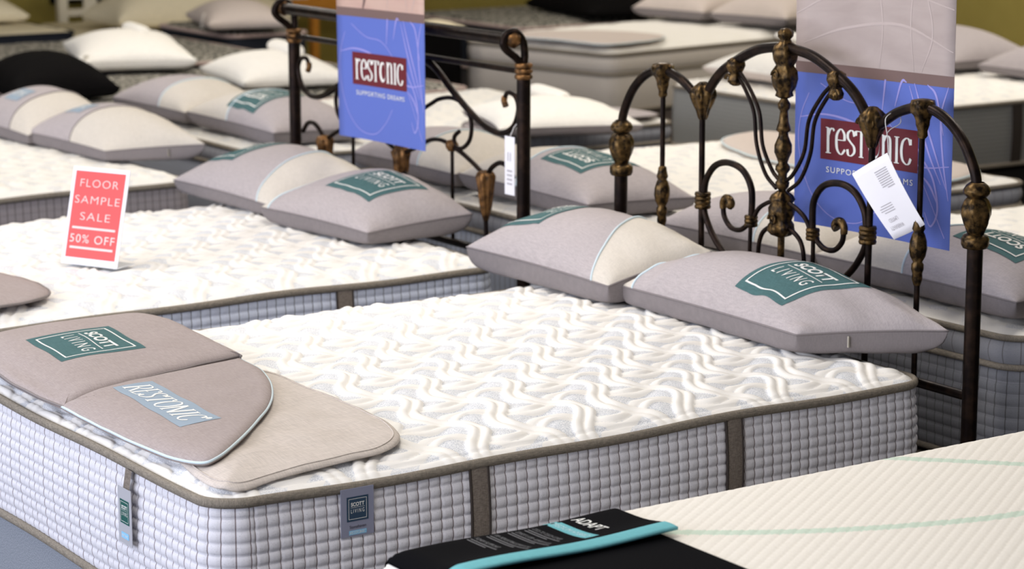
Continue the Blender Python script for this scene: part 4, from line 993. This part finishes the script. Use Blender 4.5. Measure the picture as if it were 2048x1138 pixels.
# ------------------------------------------------------------------ ivory ribbed mattress at the lower right with its black cover
ax0, ax1, ay0, ay1, azt, ar = 2.245, 4.32, 2.2, 3.768, .635, .05
def ztop_a(x, y):
    d = np.minimum(np.minimum(x - ax0, ax1 - x), np.minimum(y - ay0, ay1 - y))
    e = np.clip(d, 0, ar)
    return azt - ar + np.sqrt(np.maximum(ar * ar - (ar - e) ** 2, 0))
AD = thing('mattress', 'ivory diagonal ribbed mattress with mint stripes at the lower right', 'mattress', (ax0, ay0, 0))
ao = np.array([ax0, ay0, 0])
gx = np.concatenate([ax0 + ar * (1 - np.cos(np.linspace(0, PI / 2, 12))), np.linspace(ax0 + ar, ax1 - ar, 430)[1:-1], ax1 - ar * (1 - np.cos(np.linspace(PI / 2, 0, 12)))])
gy = np.concatenate([ay0 + ar * (1 - np.cos(np.linspace(0, PI / 2, 8))), np.linspace(ay0 + ar, 2.9, 40)[1:], np.linspace(2.9, ay1 - ar, 200)[1:-1], ay1 - ar * (1 - np.cos(np.linspace(PI / 2, 0, 14)))])
X, Y = np.meshgrid(gx, gy, indexing='ij')
qq = (-.535 * X + .845 * Y) / .0235; fr = qq - np.floor(qq)
Z = ztop_a(X, Y) + .0022 * (1 - np.abs(2 * fr - 1) ** 9) - .0025
def near_curve(P, w):
    C = catmull(P, 14); out = np.full(X.shape, 9.)
    for c in C: out = np.minimum(out, (X - c[0]) ** 2 + (Y - c[1]) ** 2)
    return np.sqrt(out) < w
mint = np.maximum(near_curve([(2.60, 3.70), (2.70, 3.62), (2.78, 3.567), (2.916, 3.472), (3.094, 3.377), (3.294, 3.302), (3.462, 3.264), (3.8, 3.23), (4.2, 3.24)], .016),
                  near_curve([(3.46, 3.80), (3.50, 3.755), (3.566, 3.689), (3.621, 3.637), (3.734, 3.526), (3.9, 3.40), (4.2, 3.25)], .016)).astype(float)
mm = M['rib']; t_, ns_, L_, b_ = nt(mm)
at = node(ns_, 'ShaderNodeAttribute', attribute_name='mint'); mx = node(ns_, 'ShaderNodeMix', data_type='RGBA')
src = b_.inputs['Base Color'].links[0].from_socket; L_.new(at.outputs['Fac'], mx.inputs[0]); L_.new(src, mx.inputs[6]); mx.inputs[7].default_value = (.60, .71, .60, 1); L_.new(mx.outputs[2], b_.inputs['Base Color'])
surf('ribbed_top', np.stack([X, Y, Z], -1) - ao, mm, AD, attrs={'mint': mint})
P, N, s = rrect_path(ax1 - ax0, ay1 - ay0, .05, .012)
tz = np.array([.31, .33, .45, .57, .584]); f2 = np.abs(np.sin(s * PI / .0235)) ** .6 * .003
surf('side_panel', np.concatenate([np.concatenate([P[:, None] + N[:, None] * np.broadcast_to((f2 - .003)[:, None, None], (len(P), 5, 1)), np.broadcast_to(tz[None, :, None], (len(P), 5, 1))], -1)]), M['rib'], AD, cu=True)
foundation('dark base under the ivory ribbed mattress', (ax0 + .01, ay0 + .01, 0), 2.03, 1.56, 0, .30, M['foundation_dark'], tape=False)

CV = thing('mattress_cover', 'black stretch cover with turquoise band on the foot of the ivory mattress', 'cover', (ax0, ay0, 0))
def sheet(name, xs, ys, off, m, par, th=.004, lift=None):
    X, Y = np.meshgrid(xs, ys, indexing='ij')
    Z = ztop_a(X, Y) + off + (lift(X, Y) if lift else 0)
    A = np.stack([X, Y, Z], -1); B = A - np.array([0, 0, th])
    V = np.concatenate([A, B[:, ::-1]], 1) - ao
    return surf(name, V, m, par, cv=True)
xa = np.concatenate([ax0 - .006 + (ar + .006) * (1 - np.cos(np.linspace(0, PI / 2, 10))), np.linspace(2.315, 2.755, 24)])
main = sheet('cover_sheet', xa, np.linspace(2.22, 3.58, 60), .004, M['black'], CV)
lift = lambda X, Y: .012 * np.exp(-((Y - 3.545) / .06) ** 2) + .002 + .003 * np.sin(X * 14)
xf = np.concatenate([ax0 + ar * (1 - np.cos(np.linspace(.55, PI / 2, 10))), np.linspace(2.315, 2.775, 24)])
yf = np.unique(np.round(np.concatenate([np.linspace(3.525, ay1 - ar, 14), ay1 - ar + (ar + .010) * np.sin(np.linspace(0, PI / 2, 10))]), 5))
flap = sheet('information_flap', xf, yf, .006, M['black'], CV, .005, lift)
band = sheet('turquoise_band', xf, np.linspace(3.522, 3.566, 6), .0075, M['cyan'], flap, .006, lift)
ffn = lambda s, t, g: np.stack([t, -s, ztop_a(t, -s) + .006 + lift(t, -s) + g], -1) - ao
d = Decal()
d.text('ADAPT', -3.672, 2.672, .030, M['white_ink'], 1, width=.092, bold=.01)
d.rect(-3.735, 2.600, -3.590, 2.634, M['cyan'], 0); d.text('MEDIUM HYBRID', -3.660, 2.617, .016, M['pale_ink'], 1, width=.118)
for tx, xx, wd in (('COOL-TO-TOUCH COVER', 2.565, .095), ('COMFORT LAYER + SUPPORT LAYER', 2.525, .115), ('1000+ PREMIUM SPRING SUPPORT CORE', 2.475, .118), ('FOAM SUPPORT', 2.43, .08)):
    d.text(tx, -3.715, xx, .011, M['grey_text'], 1, width=wd, align='l')
    for i in (1, 2): d.rect(-3.715, xx - .006 - i * .0085, -3.715 + wd * (1.12 if i == 1 else .8), xx - .003 - i * .0085, M['grey_text'], 1)
d.build('flap_print', flap, ffn, .02, .0003)

# ------------------------------------------------------------------ far corner furniture
WB = thing('bed_frame', 'white slatted wooden bed frame against the olive wall', 'bed frame', (6.78, 15.75, 0))
for x in (0, 1.75): boxpart('post', (x, -.03, 0), (x + .07, .03, 1.15), M['white_wood'], WB)
for z in (.50, .62, .74, .98): boxpart('rail', (.07, -.02, z), (1.75, .02, z + (.05 if z < .7 else .10)), M['white_wood'], WB)
for i in range(8): boxpart('slat', (.20 + i * .2, -.012, .55), (.30 + i * .2, .012, .98), M['white_wood'], WB)
OF = thing('display_stand', 'orange pine stand with shelves behind the plain headboard', 'stand', (8.42, 15.4, 0))
boxpart('post', (0, 0, 0), (.05, .05, 1.0), M['white_wood'], OF)
for x in (.22, .80): boxpart('leg', (x, 0, 0), (x + .06, .06, 1.0), M['orange_wood'], OF)
for z in (.60, .95): boxpart('rail', (.05, -.005, z), (.95, .05, z + .09), M['orange_wood'], OF)
for x in (.06, .30): 
    o = boxpart('carton', (8.45 + x, 15.45, .69), (8.45 + x + .2, 15.65, .93), M['white_cloth']); o['label'] = 'white carton on the orange stand, ' + ('left one' if x < .1 else 'right one'); o['category'] = 'box'
NB = thing('bench', 'navy upholstered bench under a pale pillow at the back wall', 'bench', (7.72, 14.6, 0))
boxpart('seat', (0, 0, .30), (.32, .72, .60), M['navy'], NB, .02)
for a_, b_ in ((0, 0), (.27, 0), (0, .67), (.27, .67)): boxpart('leg', (a_, b_, 0), (a_ + .05, b_ + .05, .30), M['black_cloth'], NB)
o = boxpart('wall_panel', (7.00, 16.36, .66), (7.40, 16.398, 1.05), M['black_cloth']); o['label'] = 'dark panel on the olive wall at the top left'; o['category'] = 'panel'
o = boxpart('dark_gap_block', (7.32, 11.76, 0), (7.60, 11.92, .78), M['black_cloth']); o['label'] = 'black block standing in for the dark gap left of the beige far mattress'; o['category'] = 'gap block'  # only a dark gap here; its shade is built as a black block
